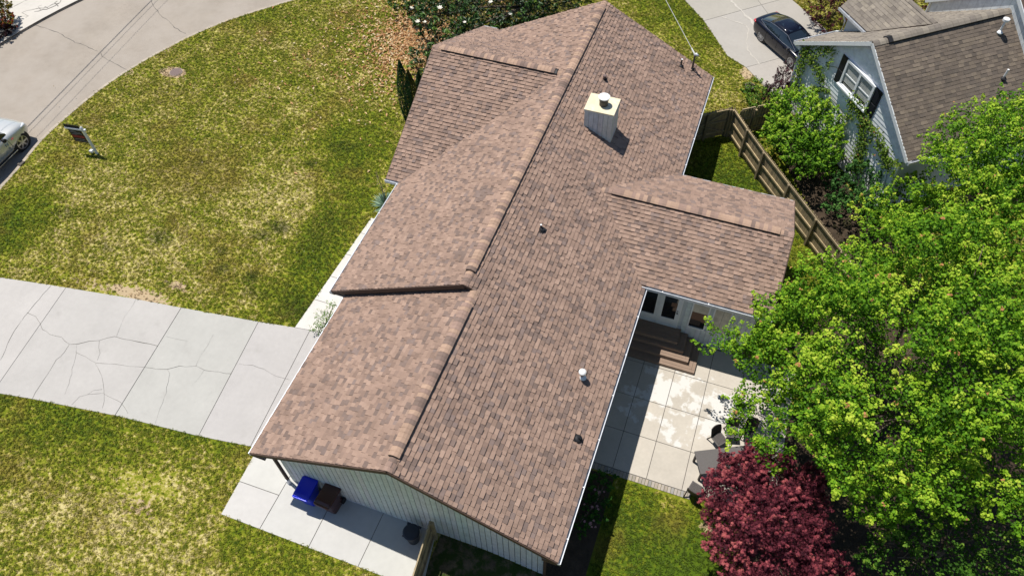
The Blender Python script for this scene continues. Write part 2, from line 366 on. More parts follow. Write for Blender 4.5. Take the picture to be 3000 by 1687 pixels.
for line, s in ((near_kerb, -1), (far_kerb, 1)):
    kb = MB(); A = line; B = offset(line, s * 0.17)
    for i in range(len(line) - 1):
        if i % 4 == 3:   # joints
            pass
        a, b2 = Vector((*A[i], 0)), Vector((*A[i + 1], 0)); c2, d2 = Vector((*B[i + 1], 0)), Vector((*B[i], 0))
        g_ = 0.012
        vs = [a.lerp(b2, g_), a.lerp(b2, 1 - g_), d2.lerp(c2, 1 - g_), d2.lerp(c2, g_)]
        kb.prism([(v.x, v.y) for v in vs], -0.2, 0.018)
    kb.build('kerb', 'kerb', kind='structure')

def ribbon(mb, pts, z, w0=0.02, jag=0.03, wv=0.6, seg=0.22, zf=None):
    P = [Vector((p[0], p[1])) for p in pts]; out = []
    for i in range(len(P) - 1):
        L = (P[i + 1] - P[i]).length; k = max(1, int(L / seg))
        for j in range(k): out.append(P[i].lerp(P[i + 1], j / k) + Vector((random.uniform(-jag, jag), random.uniform(-jag, jag))))
    out.append(P[-1]); vs = []
    for i, p in enumerate(out):
        t = (out[min(i + 1, len(out) - 1)] - out[max(i - 1, 0)]).normalized(); nn = Vector((-t.y, t.x)) * w0 * random.uniform(1 - wv, 1 + wv) / 2
        zz = z if zf is None else zf(p.x, p.y)
        vs += [(p.x + nn.x, p.y + nn.y, zz), (p.x - nn.x, p.y - nn.y, zz)]
    mb.add(vs, [(2 * i, 2 * i + 1, 2 * i + 3, 2 * i + 2) for i in range(len(out) - 1)])
def pxl(L, z=0.0): return [W2(*p, z) for p in L]

# --- slabs: clip a polygon with lines to make slabs
def clip(poly, a, b, c_):     # keep a x + b y >= c
    out = []
    for i in range(len(poly)):
        p, r = poly[i], poly[(i + 1) % len(poly)]; dp = a * p[0] + b * p[1] - c_; dr = a * r[0] + b * r[1] - c_
        if dp >= 0: out.append(p)
        if dp * dr < 0: t = dp / (dp - dr); out.append((p[0] + t * (r[0] - p[0]), p[1] + t * (r[1] - p[1])))
    return out
def shrink(poly, d):
    n = len(poly); A = sum(poly[i][0] * poly[(i + 1) % n][1] - poly[(i + 1) % n][0] * poly[i][1] for i in range(n))
    if A < 0: poly = poly[::-1]
    q = poly
    for i in range(n):
        a = Vector(poly[i]); b = Vector(poly[(i + 1) % n]); t = b - a
        if t.length < 1e-6: continue
        t.normalize(); nn = Vector((-t.y, t.x)); q = clip(q, nn.x, nn.y, nn.dot(a) + d)
        if len(q) < 3: return q
    return q
def slabs(parent, cells, z1, depth, base, jit, gap=0.012, name='slab'):
    for cpoly in cells:
        if len(cpoly) < 3: continue
        f = 1 + random.uniform(-jit, jit); dz = random.uniform(-0.003, 0.003)
        MB().prism(cpoly, z1 - depth, z1 + dz, tuple(v * f * random.uniform(0.985, 1.015) for v in base)).build(name, 'slab_attr', parent, bevel=0.006)
def split(polys, lines, gap=0.011):
    """lines: (p, q) pairs; split every polygon with the infinite line through p and q"""
    for (p, r) in lines:
        t = Vector(r) - Vector(p); t.normalize(); a, b = -t.y, t.x; c_ = a * p[0] + b * p[1]; out = []
        for po in polys:
            for s in (1, -1):
                k = clip(po, s * a, s * b, s * c_ + gap)
                if len(k) >= 3:
                    A = abs(sum(k[i][0] * k[(i + 1) % len(k)][1] - k[(i + 1) % len(k)][0] * k[i][1] for i in range(len(k)))) / 2
                    if A > 0.01: out.append(k)
        polys = out
    return polys
def structure_base(name, poly, z, material='joint'):
    o = MB().prism(poly, z - 0.08, z).build(name, material, kind='structure'); return o
CONC = (0.40, 0.385, 0.36)
# driveway
drv = structure_base('driveway', driveway, 0.012)
# split only convex pieces: cut concave polygon first by joint lines, with convex hull-ish cells
dr_lines = [((-9.9, 6.14), (-9.28, 0.79)), ((-13.44, 5.68), (-12.87, 0.46)), ((-18.92, 4.94), (-18.23, 0.13)), ((-22.3, 4.4), (-21.6, -1.0)), ((-7.62, 6.5), (-7.17, 1.09))]
slabs(drv, split([driveway], dr_lines), 0.03, 0.05, CONC, 0.035)
ck = MB()
for L, w in (([(149, 836), (81, 915), (41, 968), (8, 1040), (0, 1056)], .022), ([(81, 915), (104, 925), (117, 945), (124, 965), (145, 978), (178, 988), (205, 1008), (230, 1007), (262, 998), (290, 997), (335, 985), (360, 993), (400, 1001), (440, 1006), (462, 1013)], .04),
             ([(205, 1008), (190, 1030), (165, 1055), (140, 1095), (115, 1130), (95, 1167)], .026), ([(340, 985), (352, 960), (365, 930), (397, 878)], .012), ([(290, 997), (288, 1020), (294, 1035), (285, 1055)], .014), ([(225, 1010), (220, 1050), (205, 1110), (190, 1155)], .012),
             ([(280, 1064), (292, 1085), (300, 1110), (303, 1140), (307, 1175), (300, 1195)], .02), ([(222, 1030), (250, 1045), (280, 1064), (340, 1066), (380, 1073), (425, 1076), (460, 1080), (490, 1080), (525, 1072), (560, 1073), (575, 1073), (600, 1083), (640, 1090), (678, 1094)], .022),
             ([(490, 1080), (497, 1095), (492, 1120), (487, 1150), (470, 1195), (455, 1240)], .014), ([(575, 1073), (585, 1045), (610, 1010), (625, 980)], .010), ([(700, 1066), (740, 1070), (770, 1080), (810, 1100), (850, 1112)], .016), ([(598, 1083), (575, 1115), (560, 1130)], .008),
             ([(300, 1140), (275, 1142), (255, 1155), (235, 1160), (210, 1185)], .026), ([(255, 1155), (300, 1152), (330, 1165), (355, 1180), (375, 1210)], .016), ([(485, 985), (520, 992), (550, 998)], .008)):
    ribbon(ck, pxl(L, 0.035), 0.0365, w * 0.45, 0.025)
ck.build('crack', 'crack', drv, kind='stuff')
wk = structure_base('walkway', walkway, 0.012)
slabs(wk, split([walkway], [((-8, y), (-5, y + 0.0)) for y in (7.95, 9.3, 10.65, 12.0)]), 0.03, 0.05, (0.55, 0.525, 0.48), 0.02)
pd = structure_base('side_pad', pad, 0.012)
cells = split([pad], [((-5.16, 0.4), (-5.18, -1.5)), ((-3.25, 0.4), (-3.24, -1.5)), ((-1.31, 0.5), (-1.32, -1.5))])
cc = []
for k in cells:
    if sum(p[0] for p in k) / len(k) < -5.3: cc += split([k], [((-6.8, -0.24), (-5.2, -0.22))])
    else: cc.append(k)
slabs(pd, cc, 0.03, 0.05, (0.465, 0.455, 0.43), 0.02)
# patio
pt = structure_base('patio', patio, YZ + 0.012)
cells = []
gx = [4.6, 5.88, 7.16, 8.48, 9.8, 11.1, 11.75]; gy = [4.99, 6.58, 8.16, 9.76, 11.39]
for i in range(len(gx) - 1):
    for j in range(len(gy) - 1): cells.append([(gx[i], gy[j]), (gx[i + 1], gy[j]), (gx[i + 1], gy[j + 1]), (gx[i], gy[j + 1])])
m = mat('patio_slab', None, 0.85, attr=True, noise=0.06, nscale=1.2, bump=0.1, bscale=90)
# peeling pale paint, concentrated on the slabs beside the steps
nt = m.node_tree; N = nt.nodes; L = nt.links; b = N['Principled BSDF']; prev = b.inputs['Base Color'].links[0].from_socket
geo = N.new('ShaderNodeNewGeometry'); t1 = N.new('ShaderNodeTexNoise'); t1.inputs['Scale'].default_value = 1.3; t1.inputs['Detail'].default_value = 9; t1.inputs['Roughness'].default_value = 0.62
L.new(geo.outputs['Position'], t1.inputs['Vector']); sp = N.new('ShaderNodeSeparateXYZ'); L.new(geo.outputs['Position'], sp.inputs[0])
def mm(op, a, b_, cl=False):
    k = N.new('ShaderNodeMath'); k.operation = op; k.use_clamp = cl
    for i, s in enumerate((a, b_)):
        if hasattr(s, 'links'): L.new(s, k.inputs[i])
        else: k.inputs[i].default_value = s
    return k.outputs[0]
dx = mm('DIVIDE', mm('SUBTRACT', sp.outputs[0], 7.6), 2.6); dy = mm('DIVIDE', mm('SUBTRACT', sp.outputs[1], 8.5), 1.6)
d = mm('ADD', mm('MULTIPLY', dx, dx), mm('MULTIPLY', dy, dy)); e = mm('SUBTRACT', t1.outputs['Fac'], mm('MULTIPLY', d, 0.16))
mr = N.new('ShaderNodeMapRange'); mr.inputs['From Min'].default_value = 0.42; mr.inputs['From Max'].default_value = 0.47; L.new(e, mr.inputs['Value'])
mx = N.new('ShaderNodeMix'); mx.data_type = 'RGBA'; L.new(mr.outputs[0], mx.inputs['Factor']); L.new(prev, mx.inputs['A']); mx.inputs['B'].default_value = (0.56, 0.545, 0.51, 1); L.new(mx.outputs['Result'], b.inputs['Base Color'])
for cp in cells:
    f = 1 + random.uniform(-0.03, 0.03)
    MB().prism(shrink(cp, 0.011), YZ - 0.03, YZ + 0.032 + random.uniform(-.002, .002), tuple(v * f for v in (0.44, 0.40, 0.34))).build('slab', 'patio_slab', pt, bevel=0.005)
x = 4.75; kk = 0
while x < 8.75:                                     # brick edging
    w_ = 0.108; y_out = 4.735 + 0.004 * (x - 6)
    f = random.uniform(0.8, 1.15)
    MB().box(x, y_out, YZ - 0.04, x + w_, 4.975, YZ + 0.028 + random.uniform(-.006, .004), tuple(v * f for v in random.choice([(0.30, 0.265, 0.225), (0.34, 0.29, 0.235), (0.27, 0.255, 0.235)]))).build('brick', 'board_attr', pt, bevel=0.006)
    x += w_ + 0.012
def patch(name, poly, material='soil', dz=0.018, cell=0.16, kind='structure'):
    """thin ground cover that follows the height of the ground"""
    x0, x1 = min(p[0] for p in poly), max(p[0] for p in poly); y0, y1 = min(p[1] for p in poly), max(p[1] for p in poly)
    gx_, gy_ = np.meshgrid(np.arange(x0, x1 + cell, cell), np.arange(y0, y1 + cell, cell)); ins = inpoly(gx_, gy_, poly)
    Zp = H(gx_, gy_) + dz; id_ = np.arange(gx_.size).reshape(gx_.shape); keep = (ins[:-1, :-1] & ins[:-1, 1:] & ins[1:, 1:] & ins[1:, :-1]).ravel()
    qd = np.stack([id_[:-1, :-1], id_[:-1, 1:], id_[1:, 1:], id_[1:, :-1]], -1).reshape(-1, 4)[keep]
    m_ = MB(); m_.v = [tuple(p) for p in np.stack([gx_, gy_, Zp], -1).reshape(-1, 3).tolist()]; m_.f = [tuple(f) for f in qd.tolist()]; m_.c = [(.1, .1, .1)] * len(m_.f)
    return m_.build(name, material, kind=kind)
# a few loose chips of the paint are part of the material; dark bed under the rear eave
bed = patch('planting_bed', [(4.6, -3.5), (6.1, -3.5), (6.15, 4.7), (4.6, 4.72)])
patch('bare_soil', [(0.95, -3.4), (4.7, -3.4), (4.7, 0.6), (0.75, 0.6)], 'bare_earth', dz=.022)
under = [(9.6, -4), (11.2, 1.5), (10.4, 4.6), (11.55, 5.0), (11.75, 11.4), (11.2, 13.0), (11.9, 15.6), (12.9, 16.6), (14.5, 17), (30, 16), (30, -4)]
patch('tree_shade_ground', under, cell=.3)  # dark sheet laid in as painted shade for the black gaps beneath the trees
under2 = [(9.6, 23.2), (8.2, 24.9), (8.6, 26.4), (10.3, 26.6), (13.6, 21.6), (15.6, 19.5), (13.2, 17.2)]
patch('shaded_soil', under2)
# neighbour driveway
nd = structure_base('neighbour_driveway', ndrive, 0.012)
nv1 = (W2(2062, 62), W2(2290, 0)); nv2 = (W2(2190, 199), W2(2330, 165))
a = Vector(W2(2062, 62)); 
nl = [(W2(2065, 62), W2(2300, -3)), (W2(2186, 199), W2(2300, 168)), (W2(2200, 45), W2(2145, 0)), ]
slabs(nd, split([ndrive], nl[:2] + [((4.4, 39.3), (11.2, 28.6))]), 0.03, 0.05, (0.35, 0.325, 0.285), 0.03)
rb = MB()
ribbon(rb, pxl([(2115, 50), (2150, 62), (2185, 75), (2195, 90), (2186, 115), (2190, 145), (2210, 170), (2225, 190)], 0.035), 0.0365, 0.06, 0.05, 0.6)
ribbon(rb, pxl([(2140, 0), (2165, 25), (2200, 60), (2212, 78)], 0.035), 0.0365, 0.12, 0.05, 0.5)
rb.build('patched_crack', 'patch', nd)
# driveway across the street
ad = [far_kerb[i] for i in range(len(far_kerb)) if 17.9 < far_kerb[i][1] < 27 and far_kerb[i][0] < -30]
ad = sorted(ad, key=lambda p: p[1]); adp = ad + [(-46, 34), (-50, 27), (-46, 20.8), (-38, 18.6)]
ado = structure_base('driveway_across', [(p[0], p[1]) for p in adp], 0.016)
MB().prism(adp, 0.0, 0.03, (0.50, 0.47, 0.42)).build('slab', 'slab_attr', ado)
ck = MB()
for L_, w in (([(180, 0), (173, 10), (155, 13), (140, 22), (128, 24), (112, 25), (92, 30), (78, 32), (64, 38)], .05), ([(173, 10), (160, 18), (150, 22), (138, 28), (125, 29), (115, 33), (100, 35)], .06), ([(64, 38), (75, 43), (83, 48), (75, 52)], .03), ([(80, 0), (60, 10), (40, 20)], .03), ([(128, 24), (133, 20), (140, 24)], .04), ([(170, 19), (160, 10), (168, 4)], .05), ([(120, 29), (112, 20), (122, 16)], .03), ([(50, 48), (70, 48), (85, 47)], .02)):
    ribbon(ck, pxl(L_, 0.032), 0.033, w, 0.03)
ck.build('crack', 'crack', ado, kind='stuff')
ck = MB()
def road_z(x, y):
    dmin = min((math.hypot(x - a[0], y - a[1]) for a in near_kerb_dense)); k = min(6, dmin / 8.4 * 6)
    i = int(min(5, k)); zz = lambda q: -0.11 + 0.05 * (1 - ((q - 3) / 3) ** 2)
    return zz(i) + (k - i) * (zz(i + 1) - zz(i)) + 0.004
near_kerb_dense = densify(near_kerb, 8)
for L_, w in (([(100, 72), (130, 80), (150, 88), (175, 98), (200, 113), (222, 125), (245, 131), (262, 140), (285, 150)], .03), ([(296, 157), (300, 165), (320, 178), (345, 190), (372, 204)], .03), ([(443, 2), (452, 20), (465, 38), (475, 50), (492, 62), (510, 80), (528, 90), (543, 97)], .032)):
    ribbon(ck, [W2(px, py, -0.05) for px, py in L_], 0, w, 0.04, zf=road_z)
ck.build('crack', 'crack', road, kind='stuff')

# ------------------------------------------------------------------ shingled roofs
def roof_tones(kind):
    if kind == 'brown':
        r = random.random()
        if r < 0.16: c = (0.182, 0.130, 0.107)
        elif r < 0.34: c = (0.235, 0.160, 0.124)
        elif r < 0.50: c = (0.310, 0.212, 0.162)
        elif r < 0.56: c = (0.205, 0.150, 0.128)
        else: c = (0.280, 0.190, 0.145)
        f = random.uniform(0.9, 1.1)
    elif kind == 'cap':
        r = random.random(); c = (0.37, 0.25, 0.18) if r < 0.4 else (0.19, 0.135, 0.11) if r < 0.62 else (0.28, 0.19, 0.15); f = random.uniform(0.9, 1.12)
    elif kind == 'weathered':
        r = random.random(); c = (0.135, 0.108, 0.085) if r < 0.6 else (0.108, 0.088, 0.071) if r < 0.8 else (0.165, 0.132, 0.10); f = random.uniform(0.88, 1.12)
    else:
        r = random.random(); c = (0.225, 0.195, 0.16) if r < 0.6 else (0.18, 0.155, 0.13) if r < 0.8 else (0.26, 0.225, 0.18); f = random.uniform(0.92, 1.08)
    return tuple(v * f for v in c)
def clip_interval(poly, t):
    """s-interval of a convex polygon at height t"""
    xs_ = []
    for i in range(len(poly)):
        (s0, t0), (s1, t1) = poly[i], poly[(i + 1) % len(poly)]
        if t0 == t1:
            if abs(t - t0) < 1e-9: xs_ += [s0, s1]
            continue
        k = (t - t0) / (t1 - t0)
        if 0 <= k <= 1: xs_.append(s0 + k * (s1 - s0))
    return (min(xs_), max(xs_)) if len(xs_) >= 2 else None
PIECES = {}
def shingle_slope(key, P0, S, T, poly3, expo=0.163, tones='brown', wlo=0.13, whi=0.25, hi=0.056, lo=0.036, skip=None):
    P0 = Vector(P0); S = Vector(S).normalized(); T = Vector(T).normalized(); Nn = S.cross(T).normalized()
    if Nn.z < 0: Nn = -Nn
    poly = [((Vector(p) - P0).dot(S), (Vector(p) - P0).dot(T)) for p in poly3]
    tmin = min(p[1] for p in poly); tmax = max(p[1] for p in poly); k = 0; out = PIECES.setdefault(key, [])
    flip = S.cross(T).z < 0
    while tmin + k * expo < tmax - 0.01:
        t0 = tmin + k * expo; t1 = min(t0 + expo + 0.012, tmax)
        a = clip_interval(poly, t0 + 1e-5); b = clip_interval(poly, t1 - 1e-5); k += 1
        if not a or not b: continue
        L0, L1 = min(a[0], b[0]), max(a[1], b[1]); s = L0 - random.uniform(0, 0.2); high = random.random() < 0.5
        while s < L1:
            e = s + random.uniform(wlo, whi)
            # clip to the slanted ends
            def lim(v, q): return min(max(v, q[0]), q[1])
            s0b, s1b = lim(s, a), lim(e, a); s0t, s1t = lim(s, b), lim(e, b)
            if (s1b - s0b) > 0.004 or (s1t - s0t) > 0.004:
                th = (hi if high else lo) * random.uniform(0.85, 1.15); g_ = 0.001
                mid = ((s0b + s1b) / 2, (t0 + t1) / 2)
                if skip is None or not skip(P0 + S * mid[0] + T * mid[1]):
                    pt = lambda s_, t_, h_: P0 + S * s_ + T * t_ + Nn * h_
                    vs = [pt(s0b + g_, t0, 0.0), pt(s1b - g_, t0, 0.0), pt(s0b + g_, t0, th), pt(s1b - g_, t0, th), pt(s1t - g_, t1, 0.005 + 0.2 * th), pt(s0t + g_, t1, 0.005 + 0.2 * th)]
                    fs = [(2, 3, 4, 5), (0, 1, 3, 2), (0, 2, 5), (1, 4, 3)]
                    if flip: fs = [f[::-1] for f in fs]
                    c = (vs[2] + vs[4]) / 2; v = Vector(CAM) - c; d = v.length; cos = max(0, Nn.dot(v) / d)
                    area = max(s1b - s0b, s1t - s0t) * (t1 - t0)
                    out.append((area * cos / d ** 2, vs, fs, roof_tones(tones)))
            s = e; high = not high if random.random() < 0.85 else high
    return Nn
def emit_shingles(key, parent, nind, name='shingle'):
    dk = lambda c_: tuple(v * .30 for v in c_)  # butts and sides darkened: cut asphalt edges, and painted depth for the shadow lines
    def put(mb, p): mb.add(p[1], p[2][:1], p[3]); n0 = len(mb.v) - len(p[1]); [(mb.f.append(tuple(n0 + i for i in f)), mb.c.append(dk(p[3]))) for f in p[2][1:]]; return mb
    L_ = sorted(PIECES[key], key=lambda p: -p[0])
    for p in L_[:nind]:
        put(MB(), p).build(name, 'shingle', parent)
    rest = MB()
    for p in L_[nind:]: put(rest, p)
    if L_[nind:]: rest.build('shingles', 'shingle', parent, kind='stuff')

h = dict(U1=6.813, U2=24.345, VR=5.2, VLl=5.477, d=.364, VLu=6.044, p=.524, ZE=3.0, UB=14.059, WB=3.093, VB=9.984, UF=18.818, WF=5.807, VF=6.714, pb=.426, zbe=3.098, pl=.51, pf=.473)
U1, U2, VR = h['U1'], h['U2'], h['VR']; ZR = 3 + .524 * VR; ZU = ZR + .364 * .524
zRt = lambda x: ZR - .524 * x                    # right plane
zLl = lambda x: ZR + .51 * x                     # lower left plane (x negative)
zLu = lambda x: ZU + .51 * (x + .364)            # upper left plane
house = thing('ranch_house', 'long house with brown shingle roof, white chimney and two side wings in the middle', 'house', (0, 12, 0))
roof = MB()
def slab(mb, pts, th=0.11, col=(0.1, .07, .05)):
    n = len(pts); pts = [Vector(p) for p in pts]; nn = (pts[1] - pts[0]).cross(pts[2] - pts[0]).normalized()
    if nn.z < 0: pts = pts[::-1]; nn = -nn
    top = [p - nn * 0.0 for p in pts]; bot = [p - Vector((0, 0, th)) for p in pts]
    mb.add(top + bot, [tuple(range(n)), tuple(range(2 * n - 1, n - 1, -1))] + [(i, n + i, n + (i + 1) % n, (i + 1) % n) for i in range(n)], col)
xj_f = (5.766 - ZU) / .51 - .364                 # front wing ridge meets the upper left plane
ZF, ZB = 3.019 + .473 * 5.807, 3.098 + .426 * 3.093
xj_b = (ZR - ZB) / .524
slopes = {
 'rightlow': [(0, 0, ZR), (VR, 0, 3), (VR, U1, 3), (0, U1, ZR)],
 'rightup': [(-.364, U1, ZU), (VR, U1, 3), (VR, U2, 3), (-.364, U2, ZU)],
 'leftlow': [(-5.477, 0, zLl(-5.477)), (0, 0, ZR), (0, U1 + .25, ZR), (-5.477, U1 + .25, zLl(-5.477))],
 'leftup': [(-6.044, U1, zLu(-6.044)), (-.364, U1, ZU), (-.364, U2, ZU), (-6.044, U2, zLu(-6.044))],
 'backnear': [(xj_b, 14.059, ZB), (5.013, 10.966, 3.098), (9.984, 10.966, 3.098), (9.984, 14.059, ZB)],
 'backfar': [(xj_b, 14.059, ZB), (9.984, 14.059, ZB), (9.984, 17.152, 3.098), (5.013, 17.152, 3.098)],
 'frontnear': [(-6.714, 13.011, 3.019), (-6.044, 13.011, 3.019), (xj_f, 18.818, ZF), (-6.714, 18.818, ZF)],
 'frontfar': [(-6.714, 18.818, ZF), (xj_f, 18.818, ZF), (-5.785, 24.345, 3.151), (-5.9, 24.625, 3.019), (-6.714, 24.625, 3.019)],
}
for k, p in slopes.items(): slab(roof, p)
roof_o = roof.build('roof', 'roof_deck', house)
def sh(key, dirs, tdir, eave_pt, **kw): return shingle_slope('house', eave_pt, dirs, tdir, [tuple(Vector(q) + Vector((0, 0, 0.002))) for q in slopes[key]], **kw)
def o_(pts, d):  return [tuple(Vector(p) + Vector(d)) for p in pts]
# extend the eaves over the gutters and rakes by a little
for key, S, T in (('rightlow', (0, 1, 0), (-1, 0, .524)), ('rightup', (0, 1, 0), (-1, 0, .524)), ('leftlow', (0, 1, 0), (1, 0, .51)), ('leftup', (0, 1, 0), (1, 0, .51)),
                  ('backnear', (1, 0, 0), (0, 1, .426)), ('backfar', (1, 0, 0), (0, -1, .426)), ('frontnear', (1, 0, 0), (0, 1, .473)), ('frontfar', (1, 0, 0), (0, -1, .473))):
    pl = [Vector(q) for q in slopes[key]]; T_ = Vector(T).normalized(); S_ = Vector(S)
    tm = min(q.dot(T_) for q in pl); c_ = sum((q.dot(S_) for q in pl)) / len(pl)
    ext = []
    for q in pl:
        q = Vector(q) + Vector((0, 0, .002))
        if abs(q.dot(T_) - tm) < 1e-3 and key != 'frontfar': q = q - T_ * 0.03
        ext.append(q)
    kw = {}
    if key == 'rightlow': kw = {}
    shingle_slope('house', ext[0], S, T, ext, **kw)
# the two right planes meet flush at U1: the courses simply run on
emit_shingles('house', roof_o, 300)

# ridge vents with their caps
def ridge(parent, a, b, s1, s2, raised, name='ridge_vent', w=0.145, expo=0.155, tone='cap', tail=(0.0, 0.0), indiv=True, round_=False):
    """a, b: ends of the ridge; s1, s2 horizontal unit vectors down each side with slopes; raised part between tail distances"""
    a, b = Vector(a), Vector(b); d = (b - a); Ln = d.length; d.normalize()
    def sect(t, lift, ww):
        p = a + d * t; out = []
        for (hx, hy, sl_) in (s1, s2):
            v = Vector((hx, hy, -sl_)).normalized(); nn = d.cross(v); nn = nn if nn.z > 0 else -nn
            out.append((v, nn.normalized()))
        (v1, n1), (v2, n2) = out
        L1 = p + v1 * ww + n1 * lift; L2 = p + v2 * ww + n2 * lift; top = p + Vector((0, 0, lift * 1.05))
        m1 = p + v1 * ww * 0.35 + n1 * (lift + 0.008); m2 = p + v2 * ww * 0.35 + n2 * (lift + 0.008)
        low1 = L1 - n1 * 0.014; low2 = L2 - n2 * 0.014
        return [L1, m1, top + Vector((0, 0, -0.006)), m2, L2, low1, low2]
    core = MB(); t0, t1 = tail[0], Ln - tail[1]
    if raised:
        A = sect(t0, 0.10, w * 1.0); B = sect(t1, 0.10, w * 1.0); A0 = sect(t0, 0.0, w * 1.22); B0 = sect(t1, 0, w * 1.22)  # black core flares past the caps, painting the shaded vent opening as a line
        P_ = [A[0], A[2], A[4], A0[4], A0[0], B[0], B[2], B[4], B0[4], B0[0]]
        core.add(P_, [(0, 1, 6, 5), (1, 2, 7, 6), (2, 3, 8, 7), (4, 0, 5, 9), (0, 4, 3, 2, 1), (5, 6, 7, 8, 9)])
    else:
        A = sect(0, .004, w * .8); B = sect(Ln, .004, w * .8)
        core.add([A[0], A[2], A[4], B[0], B[2], B[4]], [(0, 1, 4, 3), (1, 2, 5, 4)])
    base = core.build(name, 'black_rubber', parent)
    t = 0.0
    while t < Ln - 0.02:
        e = min(t + expo, Ln); up = raised and t0 <= t and t < t1 - 0.02
        lift = 0.115 if up else 0.036
        A = sect(t - 0.004, lift + 0.010, w); B = sect(e + 0.01, lift, w); m_ = MB()
        fs = [(0, 1, 8, 7), (1, 2, 9, 8), (2, 3, 10, 9), (3, 4, 11, 10), (5, 0, 7, 12), (4, 6, 13, 11), (5, 6, 4, 3, 2, 1, 0), (5, 12, 13, 6)]
        m_.add(A + B, fs, roof_tones(tone)); 
        m_.build('ridge_cap', 'shingle', parent); t = e
    return base
EX = 0.10
ridge(roof_o, (0, 0, ZR), (0, U1 + .02, ZR), (-1, 0, .51), (1, 0, .524), True, tail=(.45, .75))
ridge(roof_o, (-.364, U1 - .02, ZU), (-.364, U2, ZU), (-1, 0, .51), (1, 0, .524), True, tail=(.62, .5))
ridge(roof_o, (xj_b, 14.059, ZB), (9.99, 14.059, ZB), (0, 1, .426), (0, -1, .426), True, tail=(.45, .62))
ridge(roof_o, (xj_f + .1, 18.818, ZF), (-6.72, 18.818, ZF), (0, 1, .473), (0, -1, .473), True, tail=(.35, .5))

# trim: brown rakes and fascia
def rake(a, b, z_off=-0.085, th=0.035, hgt=0.16, dirn=(0, -1, 0), material='fascia_brown', name='rake_board'):
    a, b = Vector(a), Vector(b); dv = Vector(dirn) * (th / 2)
    MB().bar(a + dv + Vector((0, 0, z_off)), b + dv + Vector((0, 0, z_off)), th, hgt).build(name, material, house)
rake((VR, 0, 3), (0, 0, ZR)); rake((0, 0, ZR), (-5.477, 0, zLl(-5.477)))
rake((-.364, U1, ZU), (-6.044, U1, zLu(-6.044)), hgt=.18); rake((-.364, U2, ZU), (VR, U2, 3), dirn=(0, 1, 0)); rake((-.364, U2, ZU), (-6.044, U2, zLu(-6.044)), dirn=(0, 1, 0))
rake((9.984, 14.059, ZB), (9.984, 10.966, 3.098), dirn=(1, 0, 0)); rake((9.984, 14.059, ZB), (9.984, 17.152, 3.098), dirn=(1, 0, 0))
rake((-6.714, 18.818, ZF), (-6.714, 13.011, 3.019), dirn=(-1, 0, 0)); rake((-6.714, 18.818, ZF), (-6.714, 24.625, 3.019), dirn=(-1, 0, 0))
# wall of the roof step
MB().add([(-.0, U1 + .05, ZR - .1), (-5.5, U1 + .05, zLl(-5.5) - .1), (-6.0, U1 + .05, zLu(-6.0) - .13), (-.38, U1 + .05, ZU - .13), (0, U1 + .05, ZR), ] , [(0, 1, 2, 3, 4)]).build('step_wall', 'fascia_brown', house)
# soffits
for (x0, y0, x1, y1, z) in ((4.69, .02, 5.19, 10.9, 2.82), (4.69, 17.2, 5.19, 24.3, 2.82), (-5.46, .02, -5.01, 6.8, 2.74), (-6.03, 6.84, -5.01, 13.0, 2.82), (5.2, 10.98, 9.95, 11.41, 2.9), (4.69, 16.76, 9.95, 17.14, 2.9), (-6.70, 13.03, -5.01, 13.39, 2.82)):
    MB().box(x0, y0, z - .02, x1, y1, z).build('soffit', 'soffit', house)
MB().box(-5.46, -.0, 2.66, -5.02, .44, 2.735).build('soffit_return', 'fascia_brown', house)
MB().box(4.72, .0, 2.68, 5.18, .44, 2.80).build('soffit_return', 'fascia_brown', house)
# gutters
def gutter(a, b, out, w=0.125, d=0.11, inh=house, lab=None):
    """a, b along the eave edge; out = horizontal outward unit vector"""
    a, b, out = Vector(a), Vector(b), Vector(out); th = 0.012; m_ = MB(); dn = Vector((0, 0, -1))
    for (o0, o1, z0, z1) in ((0.0, th, -d, 0), (0.0, w, -d - th, -d), (w - th, w, -d, 0.01), (w - 0.028, w, 0.01, 0.022)):
        v = [a + out * o0 + Vector((0, 0, z0)), a + out * o1 + Vector((0, 0, z0)), a + out * o1 + Vector((0, 0, z1)), a + out * o0 + Vector((0, 0, z1))]
        w_ = [q + (b - a) for q in v]
        m_.add(v + w_, [(0, 1, 2, 3), (7, 6, 5, 4), (0, 4, 5, 1), (1, 5, 6, 2), (2, 6, 7, 3), (3, 7, 4, 0)])
    for e in (a, b):
        dd = (b - a).normalized() * (0.006 if e is a else -0.006)
        v = [e + out * 0 + Vector((0, 0, -d)), e + out * w + Vector((0, 0, -d)), e + out * w, e + out * 0]; m_.add(v + [q + dd for q in v], [(0, 1, 2, 3), (7, 6, 5, 4), (0, 4, 5, 1), (1, 5, 6, 2), (2, 6, 7, 3), (3, 7, 4, 0)])
    g_ = m_.build('gutter', 'gutter_metal', inh)
    Ln = (b - a).length; k = 0.8; dr = (b - a).normalized()
    while k < Ln:
        p = a + dr * k; c_ = p + out * (w / 2) + Vector((0, 0, 0.012))
        MB().bar(p + Vector((0, 0, 0.016)), p + out * (w + .004) + Vector((0, 0, 0.026)), 0.03, 0.008).build('hanger', 'white_metal', g_); k += 1.75
    return g_
gz_ = -.035
gutter((VR, -.02, 3 + gz_), (VR, 10.95, 3 + gz_), (1, 0, 0)); gutter((VR, 17.19, 3 + gz_), (VR, U2, 3 + gz_), (1, 0, 0))
gutter((VR - .1, 10.966, 3.098 + gz_), (9.99, 10.966, 3.098 + gz_), (0, -1, 0)); gutter((VR + .12, 17.152, 3.098 + gz_), (9.95, 17.152, 3.098 + gz_), (0, 1, 0), w=.10)
gutter((-5.477, -.03, zLl(-5.477) + gz_), (-5.477, U1 + .1, zLl(-5.477) + gz_), (-1, 0, 0), w=.10)
